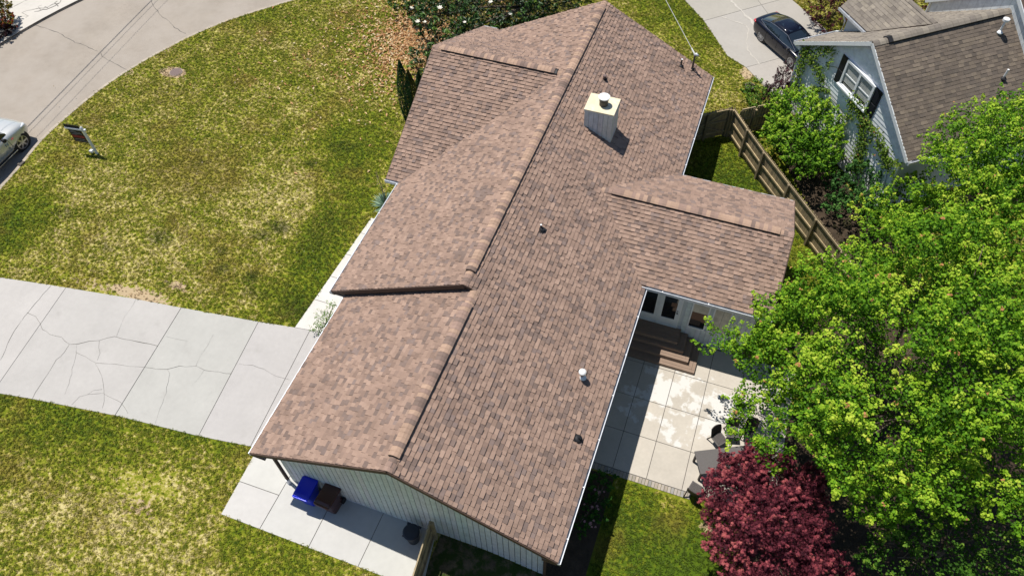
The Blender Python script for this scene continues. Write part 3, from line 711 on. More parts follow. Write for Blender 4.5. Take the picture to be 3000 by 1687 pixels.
gutter((-6.044, U1 - .03, 3.019 + gz_), (-6.044, 12.9, 3.019 + gz_), (-1, 0, 0)); gutter((-6.76, 13.011, 3.019 + gz_), (-6.05, 13.011, 3.019 + gz_), (0, -1, 0)); gutter((-6.714, 24.625, 3.019 + gz_), (-6.0, 24.625, 3.019 + gz_), (0, 1, 0))
# walls
wl = MB()
def gable(mb, x0, x1, ridge_x, f, y0, y1, z0):
    vs = [(x0, z0), (x1, z0), (x1, f(x1)), (ridge_x, f(ridge_x)), (x0, f(x0))]
    mb.add([(x, y0, z) for x, z in vs] + [(x, y1, z) for x, z in vs], [(0, 1, 2, 3, 4), (9, 8, 7, 6, 5)] + [(i, i + 5, (i + 1) % 5 + 5, (i + 1) % 5) for i in range(5)])
fm = lambda x: (zRt(x) if x > 0 else zLl(x)) - .16
gable(wl, -4.96, 4.64, 0, fm, .52, 24.0, -.75)
vs = [(11.46, -.75), (16.7, -.75), (16.7, 3.098 + .426 * .44 - .16), (14.059, ZB - .16), (11.46, 3.098 + .426 * .45 - .16)]
wl.add([(4.6, y, z) for y, z in vs] + [(9.55, y, z) for y, z in vs], [(4, 3, 2, 1, 0), (5, 6, 7, 8, 9)] + [(i, (i + 1) % 5, (i + 1) % 5 + 5, i + 5) for i in range(5)])
vs = [(13.4, -.3), (24.2, -.3), (24.2, 2.95), (18.818, ZF - .16), (13.4, 3.0)]
wl.add([(-6.3, y, z) for y, z in vs] + [(-4.9, y, z) for y, z in vs], [(4, 3, 2, 1, 0), (5, 6, 7, 8, 9)] + [(i, (i + 1) % 5, (i + 1) % 5 + 5, i + 5) for i in range(5)])
wall = wl.build('wall', 'siding', house)
sid = (0.57, 0.60, 0.61)
x = -4.99
while x < 4.66:                                             # gable siding boards
    e = min(x + 0.201, 4.67); zb = 0.03 if x < .75 else Hf(x, .45) + .05; c_ = tuple(v * random.uniform(.96, 1.03) for v in sid)
    v = [(x + .012, .45, zb), (e - .012, .45, zb), (e - .012, .45, fm(e)), (x + .012, .45, fm(x))]; cutz = None
    if x < 0 < e: v = [(x + .012, .45, zb), (e - .012, .45, zb), (e - .012, .45, fm(e)), (0, .45, fm(0)), (x + .012, .45, fm(x))]
    n_ = len(v); w_ = [(a, .515, c) for a, b, c in v]
    MB().add(v + w_, [tuple(range(n_))] + [((i + 1) % n_, i, i + n_, (i + 1) % n_ + n_) for i in range(n_)], c_).build('siding_board', 'board_attr', wall); x = e
# near wall of the back wing: boards around door and windows
yw = 11.42
openings = [(5.02, 6.76, .36, 2.5), (7.12, 7.83, .62, 2.42), (7.97, 8.68, .66, 2.42)]
x = 4.70
while x < 9.56:
    e = min(x + .201, 9.58); segs = [(YZ + .02, 2.95)]
    for (a, b, z0, z1) in openings:
        if x < b and e > a: segs = [sg for q in segs for sg in ((q[0], min(q[1], z0)), (max(q[0], z1), q[1])) if sg[1] - sg[0] > .02]
    c_ = tuple(v * random.uniform(.96, 1.03) for v in sid)
    for (z0, z1) in segs: MB().box(x + .010, yw, z0, e - .010, yw + .038, z1, c_).build('siding_board', 'board_attr', wall)
    x = e
for y in (15.8, 14.8, 13.8, 12.8, 11.8): pass
def window(x0, x1, z0, z1, style):
    f = MB(); t = .055
    for b in ((x0, z0, x0 + t, z1), (x1 - t, z0, x1, z1), (x0 + t, z0, x1 - t, z0 + t), (x0 + t, z1 - t, x1 - t, z1)): f.box(b[0], yw - .035, b[1], b[2], yw + .037, b[3])
    w_ = f.build('window', 'trim_white', house)
    MB().box(x0 + t, yw + .008, z0 + t, x1 - t, yw + .014, z1 - t).build('pane', 'glass_dark', w_)
    return w_, t
w_, t = window(*openings[1][:2], openings[1][2], openings[1][3], 0)
MB().box(7.175, yw + .002, 1.66, 7.775, yw + .006, 2.36).build('roller_blind', 'curtain', w_)
MB().box(7.175, yw + .003, 1.1, 7.775, yw + .007, 1.655).build('pane', 'interior', w_)
MB().box(7.175, yw + .0005, .82, 7.60, yw + .002, 1.16).build('chair_back', 'wicker_dark', w_)
w_, t = window(*openings[2][:2], openings[2][2], openings[2][3], 0)
MB().box(8.025, yw + .002, .715, 8.335, yw + .006, 2.365).build('curtain', 'curtain', w_); MB().box(8.345, yw + .003, .715, 8.625, yw + .007, 2.365).build('curtain', 'curtain', w_)
# french doors
for i, (x0, x1) in enumerate(((5.06, 5.86), (5.90, 6.70))):
    f = MB(); z0, z1 = .38, 2.44; t = .13
    for b in ((x0, z0, x0 + t, z1), (x1 - t, z0, x1, z1), (x0 + t, z0, x1 - t, .80), (x0 + t, 2.32, x1 - t, z1)): f.box(b[0], yw - .02, b[1], b[2], yw + .036, b[3])
    d_ = f.build('door', 'trim_white', house, bevel=.004)
    MB().box(x0 + t, yw + .006, .80, x1 - t, yw + .012, 2.32).build('pane', 'glass_dark', d_)
    if i == 1:
        MB().tube([(x1 - .07, yw - .02, 1.30), (x1 - .07, yw - .06, 1.30)], .03, 8).build('handle', 'black_metal', d_); MB().tube([(x1 - .07, yw - .02, 1.44), (x1 - .07, yw - .045, 1.44)], .025, 8).build('lock', 'black_metal', d_)
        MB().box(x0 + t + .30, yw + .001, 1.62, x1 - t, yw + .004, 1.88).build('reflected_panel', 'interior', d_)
fr = MB()
for b in ((5.02, .30, 5.06, 2.5), (5.86, .30, 5.90, 2.44), (6.70, .30, 6.76, 2.5), (5.06, 2.44, 6.70, 2.5), (5.06, .30, 6.70, .38)): fr.box(b[0], yw - .045, b[1], b[2], yw + .037, b[3])
fr.build('door_frame', 'trim_white', house)
MB().box(4.97, yw + .036, -.4, 9.5, yw + .04, .3).build('skirt', 'siding', house)
# downspouts
ds = MB(); ds.box(-5.10, .30, .2, -5.02, .40, 2.72); ds.build('downspout', 'fascia_brown', house)
MB().tube([(-5.06, .33, 0.03), (-5.06, .33, .30)], [.085, .07], 10).build('drain_pipe', 'white_metal', house)
MB().box(4.70, .30, -.3, 4.78, .39, 2.7).build('downspout', 'fascia_brown', house); MB().tube([(4.86, .10, -.42), (4.80, .28, -.28)], .055, 10).build('drain_pipe', 'white_metal', house)
# chimney
cx0, cx1, cy0, cy1, ct = .968, 2.167, 16.496, 17.514, 6.06
ch = MB().box(cx0 + .02, cy0 + .02, 3.8, cx1 - .02, cy1 - .02, ct).build('chimney', 'siding', house)
def chim_board(axis, a, b):
    c_ = tuple(v * random.uniform(.9, 1.02) for v in (0.55, .575, .59))
    if axis == 'y': MB().box(a, cy0, 4.2, b, cy0 + .017, ct - .07, c_).build('siding_board', 'board_attr', ch)
    else: MB().box(cx1 - .017, a, 4.2, cx1, b, ct - .07, c_).build('siding_board', 'board_attr', ch)
for i in range(6): w6 = (cx1 - cx0) / 6; chim_board('y', cx0 + i * w6 + .012, cx0 + (i + 1) * w6 - .012)
for i in range(5): w5 = (cy1 - cy0 - .02) / 5; chim_board('x', cy0 + .02 + i * w5 + .012, cy0 + .02 + (i + 1) * w5 - .012)
MB().box(cx0 - .012, cy0 - .012, ct - .07, cx1 + .012, cy1 + .012, ct - .01).build('trim', 'siding', ch)
MB().box(cx0 - .03, cy0 - .03, ct - .008, cx1 + .03, cy1 + .03, ct + .045).build('chimney_cap', 'cap_stone', ch, bevel=.01)
fc = (1.62, 16.98); MB().tube([(*fc, ct + .04), (*fc, ct + .30)], .175, 20).build('flue', 'brown_gray', ch, smooth=False)
MB().tube([(*fc, ct + .24), (*fc, ct + .41)], .19, 20).build('flue_band', 'black_metal', ch)
MB().tube([(*fc, ct + .41), (*fc, ct + .45), (*fc, ct + .475)], [.235, .24, .20], 24).build('flue_cap', 'white_metal', ch)
# flashing patch uphill of the chimney
fl = MB()
for (a, b, c_, d_) in ((.66, 16.46, .96, 16.78), (.60, 16.80, .96, 17.10), (.50, 17.02, .90, 17.3)):
    p = [(a, b), (c_, b), (c_, d_), (a + .1, d_)]; fl.add([(x, y, zRt(x) + .034) for x, y in p], [(0, 1, 2, 3)], (0.30, .20, .15))
fl.build('flashing', 'shingle', ch)
# roof vents and pipes
def vent(x, y, kind):
    z = zRt(x); nn = Vector((.524, 0, 1)).normalized(); p = Vector((x, y, z))
    if kind == 'boot':       # rubber boot with pipe
        e = MB(); e.add([tuple(p + Vector((a, b, -.524 * a)) + nn * .03) for a, b in ((-.12, -.16), (.20, -.16), (.20, .16), (-.12, .16))], [(0, 1, 2, 3)]); b_ = e.build('vent_pipe', 'black_rubber', house)
        MB().tube([p + nn * .02, p + nn * .09, p + Vector((.0, 0, .17))], [.14, .11, .05], 14).build('boot', 'black_rubber', b_, smooth=True)
        MB().tube([p + Vector((0, 0, .1)), p + Vector((0, 0, .30))], .035, 10).build('pipe', 'black_metal', b_); MB().tube([p + Vector((0, 0, .295)), p + Vector((0, 0, .31))], .037, 10).build('pipe_rim', 'white_metal', b_)
    if kind == 'small':
        b_ = MB().tube([p + nn * .0, p + nn * .06, p + Vector((0, 0, .14))], [.13, .10, .06], 12).build('vent_pipe', 'black_rubber', house, smooth=True)
        MB().tube([p + Vector((0, 0, .1)), p + Vector((0, 0, .24)), p + Vector((0, 0, .27))], [.07, .085, .03], 12).build('pipe_cap', 'iron', b_)
    if kind == 'hood':
        b_ = MB().tube([p + nn * .0, p + nn * .08, p + Vector((0, 0, .2))], [.16, .12, .065], 14).build('vent_pipe', 'white_metal', house, smooth=True)
        MB().tube([p + Vector((0, 0, .1)), p + Vector((0, 0, .42))], .06, 12).build('pipe', 'black_metal', b_)
        MB().tube([p + Vector((0, 0, .40)), p + Vector((0, 0, .46)), p + Vector((0, 0, .50))], [.135, .13, .04], 18).build('pipe_cap', 'white_metal', b_, smooth=True)
    if kind == 'dome':
        e = MB(); e.add([tuple(p + Vector((a, b, -.524 * a)) + nn * .03) for a, b in ((-.13, -.15), (.18, -.15), (.18, .15), (-.13, .15))], [(0, 1, 2, 3)]); b_ = e.build('vent_pipe', 'black_rubber', house)
        MB().tube([p + nn * .02, p + nn * .07, p + nn * .10, p + nn * .11], [.145, .14, .09, .01], 16).build('dome', 'black_rubber', b_, smooth=True)
        MB().tube([p + nn * .1, p + nn * .19], .05, 12).build('pipe', 'black_metal', b_)
    if kind == 'tall':
        b_ = MB().tube([p + nn * .0, p + nn * .05, p + Vector((0, 0, .12))], [.15, .12, .05], 12).build('vent_pipe', 'black_rubber', house, smooth=True)
        MB().tube([p, p + Vector((0, 0, .42))], .04, 10).build('pipe', 'brown_gray', b_); MB().tube([p + Vector((0, 0, .415)), p + Vector((0, 0, .425))], .045, 10).build('pipe_rim', 'white_metal', b_)
vent(.99, 19.64, 'small'); vent(1.11, 10.59, 'boot'); vent(4.15, 6.0, 'hood'); vent(4.65, 3.92, 'dome'); vent(3.73, 23.55, 'tall')
# service mast
mp = Vector((4.25, 23.86, zRt(4.25)))
ms_ = MB().tube([mp, mp + Vector((0, 0, .8))], .045, 10).build('service_mast', 'brown_gray', house)
MB().tube([mp, mp + Vector((0, 0, .06)), mp + Vector((0, 0, .12))], [.13, .1, .05], 12).build('boot', 'black_rubber', ms_)
MB().tube([mp + Vector((-.02, .02, .78)), mp + Vector((.04, 0, .88)), mp + Vector((.16, -.03, .84))], [.06, .075, .05], 10).build('weather_head', 'gutter_metal', ms_, smooth=True)
lp = MB()
for r0, ph in ((.17, 0), (.14, .4)):
    lp.tube([mp + Vector((.16 + .16 * math.cos(a), -.05 - .06 * math.cos(a) + ph * .05, .70 + r0 * math.sin(a))) for a in np.linspace(0.3, 6.1, 14)], .009, 5)
lp.build('drip_loop', 'wire_dark', ms_)

# ------------------------------------------------------------------ neighbour house
NL = Vector((8.59785569, 27.62791481, 0)); EXv = Vector((0.621548352, -0.783375801, 0)); NNv = Vector((0.7833758, 0.62154835, 0))
def nb(a, s, z): p = NL + EXv * a + NNv * s; return (p.x, p.y, z)
A_, AP, ZE_, ZP_ = 8.9, 4.56, 3.5, 6.49
nsl = (ZP_ - ZE_) / AP; nsr = (ZP_ - ZE_) / (A_ - AP)
neigh = thing('neighbour_house', 'pale blue house with gable window, black shutters and weathered grey brown roof', 'house', nb(4.5, 5, 0))
nr = MB()
slab(nr, [nb(0, 0, ZE_), nb(AP, 0, ZP_), nb(AP, 7.3, ZP_), nb(0, 7.3, ZE_)]); slab(nr, [nb(AP, 0, ZP_), nb(A_, 0, ZE_), nb(A_, 7.3, ZE_), nb(AP, 7.3, ZP_)])
slab(nr, [nb(-.11, 2.12, 4.86), nb(-.11, 3.61, 6.31), nb(4.17, 3.61, 6.31), nb(2.02, 2.12, 4.86)]); slab(nr, [nb(-.11, 3.61, 6.31), nb(-.11, 5.1, 4.86), nb(2.02, 5.1, 4.86), nb(4.17, 3.61, 6.31)])
slab(nr, [nb(.2, 6.95, 4.4), nb(4.45, 6.95, 7.35), nb(4.45, 14, 7.35), nb(.2, 14, 4.4)]); slab(nr, [nb(4.45, 6.95, 7.35), nb(8.7, 6.95, 4.4), nb(8.7, 14, 4.4), nb(4.45, 14, 7.35)])
nroof = nr.build('roof', 'roof_deck', neigh)
up = 0.003
def nsh(eave0, S, T, pts, tones, **kw): shingle_slope('neigh', eave0, S, T, [(p[0], p[1], p[2] + up) for p in pts], tones=tones, **kw)
kwn = dict(expo=.165, wlo=.18, whi=.36, hi=.026, lo=.020)
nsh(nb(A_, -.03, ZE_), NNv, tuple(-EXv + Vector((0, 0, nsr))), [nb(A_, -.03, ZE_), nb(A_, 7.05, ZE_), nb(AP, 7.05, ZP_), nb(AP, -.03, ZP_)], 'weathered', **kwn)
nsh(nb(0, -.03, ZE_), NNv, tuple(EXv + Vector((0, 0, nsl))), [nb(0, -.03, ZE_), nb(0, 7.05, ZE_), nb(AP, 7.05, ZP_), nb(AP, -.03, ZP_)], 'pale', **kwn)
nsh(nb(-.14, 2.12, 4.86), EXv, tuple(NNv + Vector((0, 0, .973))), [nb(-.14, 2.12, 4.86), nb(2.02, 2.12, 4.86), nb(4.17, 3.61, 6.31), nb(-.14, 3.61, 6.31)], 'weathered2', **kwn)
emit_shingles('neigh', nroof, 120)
# ridge cap (one long weathered vent)
ridge(nroof, nb(AP, -.02, ZP_), nb(AP, 7.05, ZP_), (-EXv.x, -EXv.y, nsl), (EXv.x, EXv.y, nsr), True, tone='pale', tail=(.7, .5), expo=.3, w=.2)
ridge(nroof, nb(-.12, 3.61, 6.31), nb(4.1, 3.61, 6.31), (-NNv.x, -NNv.y, .973), (NNv.x, NNv.y, .973), False, tone='pale', expo=.3, w=.13)
nw = MB()
def npoly(mb, pts, s0, s1): n = len(pts); mb.add([nb(a, s0, z) for a, z in pts] + [nb(a, s1, z) for a, z in pts], [tuple(range(n)), tuple(range(2 * n - 1, n - 1, -1))] + [(i, i + n, (i + 1) % n + n, (i + 1) % n) for i in range(n)])
fz = lambda a: (ZE_ + nsl * a if a < AP else ZE_ + nsr * (A_ - a)) - .14
npoly(nw, [(.38, 0), (8.5, 0), (8.5, fz(8.5)), (AP, fz(AP)), (.38, fz(.38))], .235, 7.0)
npoly(nw, [(.55, 0), (8.35, 0), (8.35, 4.5), (4.45, 7.2), (.55, 4.5)], 7.02, 13.8)
nw.add([nb(.35, 2.35, 3.6), nb(.35, 4.9, 3.6), nb(.35, 4.9, 4.95), nb(.35, 3.61, 6.15), nb(.35, 2.35, 4.95), nb(1.75, 2.35, 4.6), nb(1.95, 2.35, 4.85)], [(0, 1, 2, 3, 4), (0, 4, 6, 5)])
nwall = nw.build('wall', 'siding', neigh)
z = 0.05; k = 0
nsid = (0.70, 0.73, 0.73)
win = (3.30, 5.36, 3.36, 4.68)
while z < 6.2:
    z1 = min(z + .19, 6.3)
    def arange(zz):
        lo = max(.38, (zz + .14 - ZE_) / nsl); hi_ = min(8.5, A_ - (zz + .14 - ZE_) / nsr); return lo, hi_
    a0, a1 = arange(z); b0, b1 = arange(z1)
    if b1 > b0:
        c_ = tuple(v * random.uniform(.97, 1.02) for v in nsid)
        MB().add([nb(a0, .200, z), nb(a1, .200, z), nb(b1, .22, z1), nb(b0, .22, z1), nb(a0, .24, z), nb(a1, .24, z)], [(0, 1, 2, 3), (4, 5, 1, 0)], c_).build('siding_board', 'board_attr', nwall)
    z += .19
# big gable wall behind: vertical siding
for i in range(20):
    a = .55 + i * .39; e = min(a + .38, 8.35)
    if a > 8.3: break
    f2 = lambda q: (4.5 + (q - .55) * .692 if q < 4.45 else 4.5 + (8.35 - q) * .692) - .05
    MB().add([nb(a, 7.0, 3.4), nb(e, 7.0, 3.4), nb(e, 7.0, f2(e)), nb(a, 7.0, f2(a))], [(0, 1, 2, 3)], nsid).build('siding_board', 'board_attr', nwall)
def nrake(p, q, w=.04, hgt=.17, name='rake_board', m='trim_white', zo=-.08, so=-.02):
    p = Vector(nb(*p)) + NNv * so + Vector((0, 0, zo)); q = Vector(nb(*q)) + NNv * so + Vector((0, 0, zo)); MB().bar(p, q, w, hgt).build(name, m, neigh)
nrake((0, 0, ZE_), (AP, 0, ZP_)); nrake((AP, 0, ZP_), (A_, 0, ZE_))
nrake((.2, 6.95, 4.4), (4.45, 6.95, 7.35)); nrake((4.45, 6.95, 7.35), (8.7, 6.95, 4.4))
MB().bar(nb(.50, 6.97, 3.6), nb(.50, 6.97, 4.45), .1, .08).build('corner_trim', 'trim_white', neigh)
MB().bar(nb(8.5, .19, 0), nb(8.5, .19, 3.5), .08, .06).build('corner_trim', 'trim_white', neigh); MB().bar(nb(.40, .19, 0), nb(.40, .19, 3.4), .08, .06).build('corner_trim', 'trim_white', neigh)
for a_ in (.02, 8.55):
    MB().add([nb(a_, .02, 3.28), nb(a_ + .4, .02, 3.28), nb(a_ + .4, .17, 3.28), nb(a_, .17, 3.28), nb(a_, .02, 3.40), nb(a_ + .4, .02, 3.5), nb(a_ + .4, .17, 3.5), nb(a_, .17, 3.4)], [(3, 2, 1, 0), (4, 5, 6, 7), (0, 1, 5, 4), (1, 2, 6, 5), (2, 3, 7, 6), (3, 0, 4, 7)]).build('soffit_return', 'trim_white', neigh)
gutter(nb(0, -.02, ZE_ - .03), nb(0, 2.4, ZE_ - .03), tuple(-EXv), inh=neigh); gutter(nb(A_, -.02, ZE_ - .03), nb(A_, 7.0, ZE_ - .03), tuple(EXv), inh=neigh)
gutter(nb(-.14, 2.10, 4.83), nb(1.98, 2.10, 4.83), tuple(-NNv), inh=neigh, w=.10, d=.09)
MB().tube([nb(.30, .2, 3.3), nb(.34, .2, .1)], .045, 8).build('downspout', 'trim_white', neigh)
MB().tube([nb(-.02, 2.2, 4.75), nb(.30, 2.28, 4.3), nb(.30, 2.28, 3.75), nb(.05, 2.2, 3.6)], .04, 8).build('downspout', 'trim_white', neigh)
# gable window
def nbox(mb, a0, s0, z0, a1, s1, z1): mb.add([nb(a0, s0, z0), nb(a1, s0, z0), nb(a1, s1, z0), nb(a0, s1, z0), nb(a0, s0, z1), nb(a1, s0, z1), nb(a1, s1, z1), nb(a0, s1, z1)], [(3, 2, 1, 0), (4, 5, 6, 7), (0, 1, 5, 4), (1, 2, 6, 5), (2, 3, 7, 6), (3, 0, 4, 7)]); return mb
def wbox(mb, a0, s0, z0, a1, s1, z1): return nbox(mb, a0 + .23, s0 - .25, z0 + .2, a1 + .23, s1 - .25, z1 + .2)
fr = MB()
for b_ in ((3.30, 3.40, 3.40, 4.68), (5.24, 3.40, 5.36, 4.68), (4.27, 3.40, 4.39, 4.68), (3.40, 4.58, 4.27, 4.68), (4.39, 4.58, 5.24, 4.68), (3.40, 3.40, 4.27, 3.46), (4.39, 3.40, 5.24, 3.46)): wbox(fr, b_[0], .34, b_[1], b_[2], .46, b_[3])
wbox(fr, 3.24, .25, 3.33, 5.42, .46, 3.40)
for a0 in (3.40, 4.39): wbox(fr, a0, .375, 3.98, a0 + .86, .42, 4.03)
wf = fr.build('window', 'trim_white', neigh)
for a0 in (3.40, 4.39):
    for zz in (3.46, 4.03): wbox(MB(), a0, .41, zz, a0 + .86, .415, zz + .52 if zz < 4 else 4.58).build('pane', 'glass_dark', wf)
    for i in range(22):
        zz = 3.62 + i * .043
        wbox(MB(), a0 + .01, .396, zz, a0 + .85, .402, zz + .034).build('blind_slat', 'blind', wf)
for a0 in (2.86, 5.38):
    sh_ = wbox(MB(), a0, .40, 3.24, a0 + .42, .44, 4.66).build('shutter', 'shutter', neigh, bevel=.005)
    for z0, z1 in ((3.30, 3.90), (3.98, 4.60)): wbox(MB(), a0 + .07, .385, z0, a0 + .35, .402, z1).build('panel', 'shutter', sh_, bevel=.01)
# pipes on the neighbour roof
for (a, s, kind) in ((5.30, 6.1, 1), (6.95, 5.62, 0)):
    z_ = ZE_ + nsr * (A_ - a); p = Vector(nb(a, s, z_)); nn = (EXv * nsr + Vector((0, 0, 1))).normalized()
    b_ = MB().tube([p, p + nn * .05, p + Vector((0, 0, .14))], [.17, .13, .05], 12).build('vent_pipe', 'trim_white' if kind else 'black_rubber', neigh, smooth=True)
    MB().tube([p, p + Vector((0, 0, .62 if kind else .5))], .045, 10).build('pipe', 'white_metal', b_)
    if kind: MB().tube([p + Vector((0, 0, .6)), p + Vector((0, 0, .7)), p + Vector((0, 0, .74))], [.14, .14, .05], 14).build('pipe_cap', 'white_metal', b_)

# ------------------------------------------------------------------ deck steps
dk = thing('deck_steps', 'four brown wooden steps stacked under the patio doors', 'steps', (6.2, 10.6, YZ))
lev = [(7.90, 9.89, -.27), (7.56, 10.19, -.09), (7.28, 10.50, .10), (6.96, 10.71, .29)]
for i, (xe, yf, zt) in enumerate(lev):
    yb = 11.41; xb = 4.72; zb = YZ + .035 if i == 0 else lev[i - 1][2] + .004
    bw = .135; st = MB().box(xb, yf + .03, zb, xe - .03, yb - .002, zt - .034).build('riser_frame', 'deck_board', dk)
    nxt = lev[i + 1][1] if i < 3 else yf
    # boards parallel to the front edge, mitred return on the right side
    yy = yf; kx = xe
    cnt = 0
    while yy < yb - .02:
        last = i == 3
        y2 = min(yy + bw, yb - .004)
        if last or cnt < 3:
            rx = xe if last and cnt > 0 else xe
            MB().box(xb, yy + .004, zt - .03, (xe if last else xe - cnt * bw - .002) - (0 if cnt == 0 or last else 0), y2 - .002, zt).build('deck_board', 'deck_board', st, bevel=.004)
        yy += bw; cnt += 1
    if i < 3:
        for c_ in range(3):
            xr = xe - c_ * bw; MB().box(xr - bw + .004, yf + (c_ + 1) * bw - (bw if c_ == 0 else 0) + (bw if c_ == 0 else 0), zt - .028, xr - .002, yb - .004, zt + .002).build('deck_board', 'deck_board', st, bevel=.004)
    MB().box(xb, yf - .0, zb, xe - .01, yf + .025, zt - .032).build('riser', 'deck_board', st); MB().box(xe - .028, yf + .03, zb, xe - .004, yb - .004, zt - .032).build('riser', 'deck_board', st)

# ------------------------------------------------------------------ fences
def wcol(): f = random.uniform(.8, 1.15); c_ = random.choice([(.30, .235, .135), (.34, .265, .155), (.26, .205, .125)]); return tuple(v * f for v in c_)
def fence(label, pts, ztop, post_every=None, posts=None, inward=None, rails=3, pick=.14, cat='fence', group=None, name='wooden_fence', gate=False, hgt=1.85, railz=None, jagged=0.02):
    a, b = Vector((*pts[0], 0)), Vector((*pts[1], 0)); d = b - a; Ln = d.length; d.normalize(); nrm = Vector((-d.y, d.x, 0)); inw = nrm * inward
    gzf = lambda p: Hf(p.x, p.y)
    f = thing(name, label, cat, (a.x, a.y, gzf(a)), group)
    t = 0.0
    while t < Ln - .02:
        p = a + d * (t + .003); q = a + d * min(t + pick - .006, Ln); zt = ztop + gzf(p) + random.uniform(-jagged, jagged); z0 = gzf(p) + .04
        th = .018; o1 = -inw * .0; o2 = -inw * th
        w_ = (q - p); c1 = p + w_ * .0; 
        prof = [(0, z0), (1, z0), (1, zt - .05), (.78, zt), (.22, zt), (0, zt - .05)]
        v = [(p + w_ * u + o1 + Vector((0, 0, zz))) for u, zz in prof] + [(p + w_ * u + o2 + Vector((0, 0, zz))) for u, zz in prof]
        MB().add(v, [(0, 1, 2, 3, 4, 5), (11, 10, 9, 8, 7, 6)] + [(i, i + 6, (i + 1) % 6 + 6, (i + 1) % 6) for i in range(6)], wcol()).build('picket', 'wood_fence', f); t += pick
    ps = posts if posts is not None else [k * post_every for k in range(int(Ln / post_every) + 1)]
    for r in (railz or (.35, 1.0, 1.68)):
        edges = [0.0] + [q for q in ps if 0.05 < q < Ln - .05] + [Ln]
        for i in range(len(edges) - 1):
            p = a + d * (edges[i] + .06) + inw * .03; q = a + d * (edges[i + 1] - .06) + inw * .03
            MB().bar(p + Vector((0, 0, gzf(p) + r)), q + Vector((0, 0, gzf(q) + r)), .045, .09, tuple(v * 1.15 for v in wcol())).build('rail', 'wood_fence', f)
    for q in ps:
        p = a + d * q + inw * .065; zt = ztop + gzf(p) - .06
        po = MB().box(-.055, -.055, 0, .055, .055, zt - gzf(p), tuple(v * .85 for v in wcol()), Matrix.Translation((p.x, p.y, gzf(p))) @ Matrix(((d.x, nrm.x, 0, 0), (d.y, nrm.y, 0, 0), (0, 0, 1, 0), (0, 0, 0, 1)))).build('post', 'wood_fence', f)
    if gate:
        for (z0, z1) in ((.95, 1.6), (.95, .35)):
            p = a + d * .25 + inw * .06; q = a + d * (Ln - .30) + inw * .06
            MB().bar(p + Vector((0, 0, gzf(p) + z0)), q + Vector((0, 0, gzf(q) + z1)), .03, .07, wcol()).build('brace', 'wood_fence', f)
    return f
FA = (6.60, 24.28); FB = (13.9, 15.15)
fd = Vector(FB) - Vector(FA); FL = fd.length; fdn = fd.normalized()
def along(p): return (Vector(p) - Vector(FA)).dot(fdn)
fence('long wooden privacy fence running diagonally beside the neighbour shrubs', (FA, FB), 1.78, posts=[.12, along((7.44, 23.02)), along((8.38, 21.73)), along((9.76, 19.98)), along((11.15, 18.22)), along((12.45, 16.75))], inward=-1 if True else 1)
fence('short wooden gate fence joining the house corner to the long fence', ((5.02, 23.32), (6.56, 24.26)), 1.78, posts=[.06, 1.0 * .55, 1.68], inward=-1, gate=True, name='fence_gate', cat='gate')
fence('dark old fence piece behind the fence corner under green shrubs', ((6.95, 24.3), (9.2, 25.7)), 1.6, posts=[.8, 1.9], inward=-1)
fence('wooden fence beside the black trash can at the gable wall', ((.74, .30), (1.12, -3.2)), 1.62, posts=[.05, 2.0], inward=1)

# ------------------------------------------------------------------ leaves
def leaf_mesh(name, pos, nrm, size, col, material, parent, aspect=0.75, kind=None, fold=0.25, star=False, droop=0.0):
    n = len(pos)
    nrm = nrm / (np.linalg.norm(nrm, axis=1, keepdims=True) + 1e-9)
    r = RNG.normal(size=(n, 3)); u = np.cross(nrm, r); u /= (np.linalg.norm(u, axis=1, keepdims=True) + 1e-9); v = np.cross(nrm, u)
    s = size[:, None]
    if not star:
        P0 = pos - u * s * .5; P1 = pos - v * s * aspect * .5 + nrm * s * fold * .5; P2 = pos + u * s * .5; P3 = pos + v * s * aspect * .5 + nrm * s * fold * .5
        if droop: P2 = P2 - np.array([0, 0, 1]) * s * droop
        V_ = np.stack([P0, P1, P2, P3], 1).reshape(-1, 3); b_ = np.arange(n)[:, None] * 4
        F_2 = np.concatenate([b_ + [0, 1, 2], b_ + [0, 2, 3]], 1).reshape(-1, 3); C_ = np.repeat(col, 4, axis=0)
    else:
        vs = [pos - u * s * .1]; ang = [-1.15, -.45, .0, .45, 1.15] if False else [-1.0, 0, 1.0]
        pts = [pos - u * s * .35]
        for a in ang:
            dr = u * math.cos(a) + v * math.sin(a); pp = -u * math.sin(a) + v * math.cos(a)
            pts += [pos + dr * s * .1 - pp * s * .13 - u * s * .2, pos + dr * s * (.62 if a == 0 else .5) + nrm * s * RNG.uniform(-.15, .1, (n, 1)), pos + dr * s * .1 + pp * s * .13 - u * s * .2]
        V_ = np.stack(pts, 1).reshape(-1, 3); m_ = len(pts); b_ = np.arange(n)[:, None] * m_
        F_2 = np.concatenate([b_ + [1 + 3 * k, 2 + 3 * k, 3 + 3 * k] for k in range(3)], 1).reshape(-1, 3); C_ = np.repeat(col, m_, axis=0)
    return mesh_np(name, V_, F_2, C_, material, parent, kind)
def lerp_cols(t, stops):
    t = np.clip(t, 0, 1); xs_ = [s[0] for s in stops]; return np.stack([np.interp(t, xs_, [s[1][k] for s in stops]) for k in range(3)], 1)
def unit(v): return v / (np.linalg.norm(v, axis=1, keepdims=True) + 1e-9)
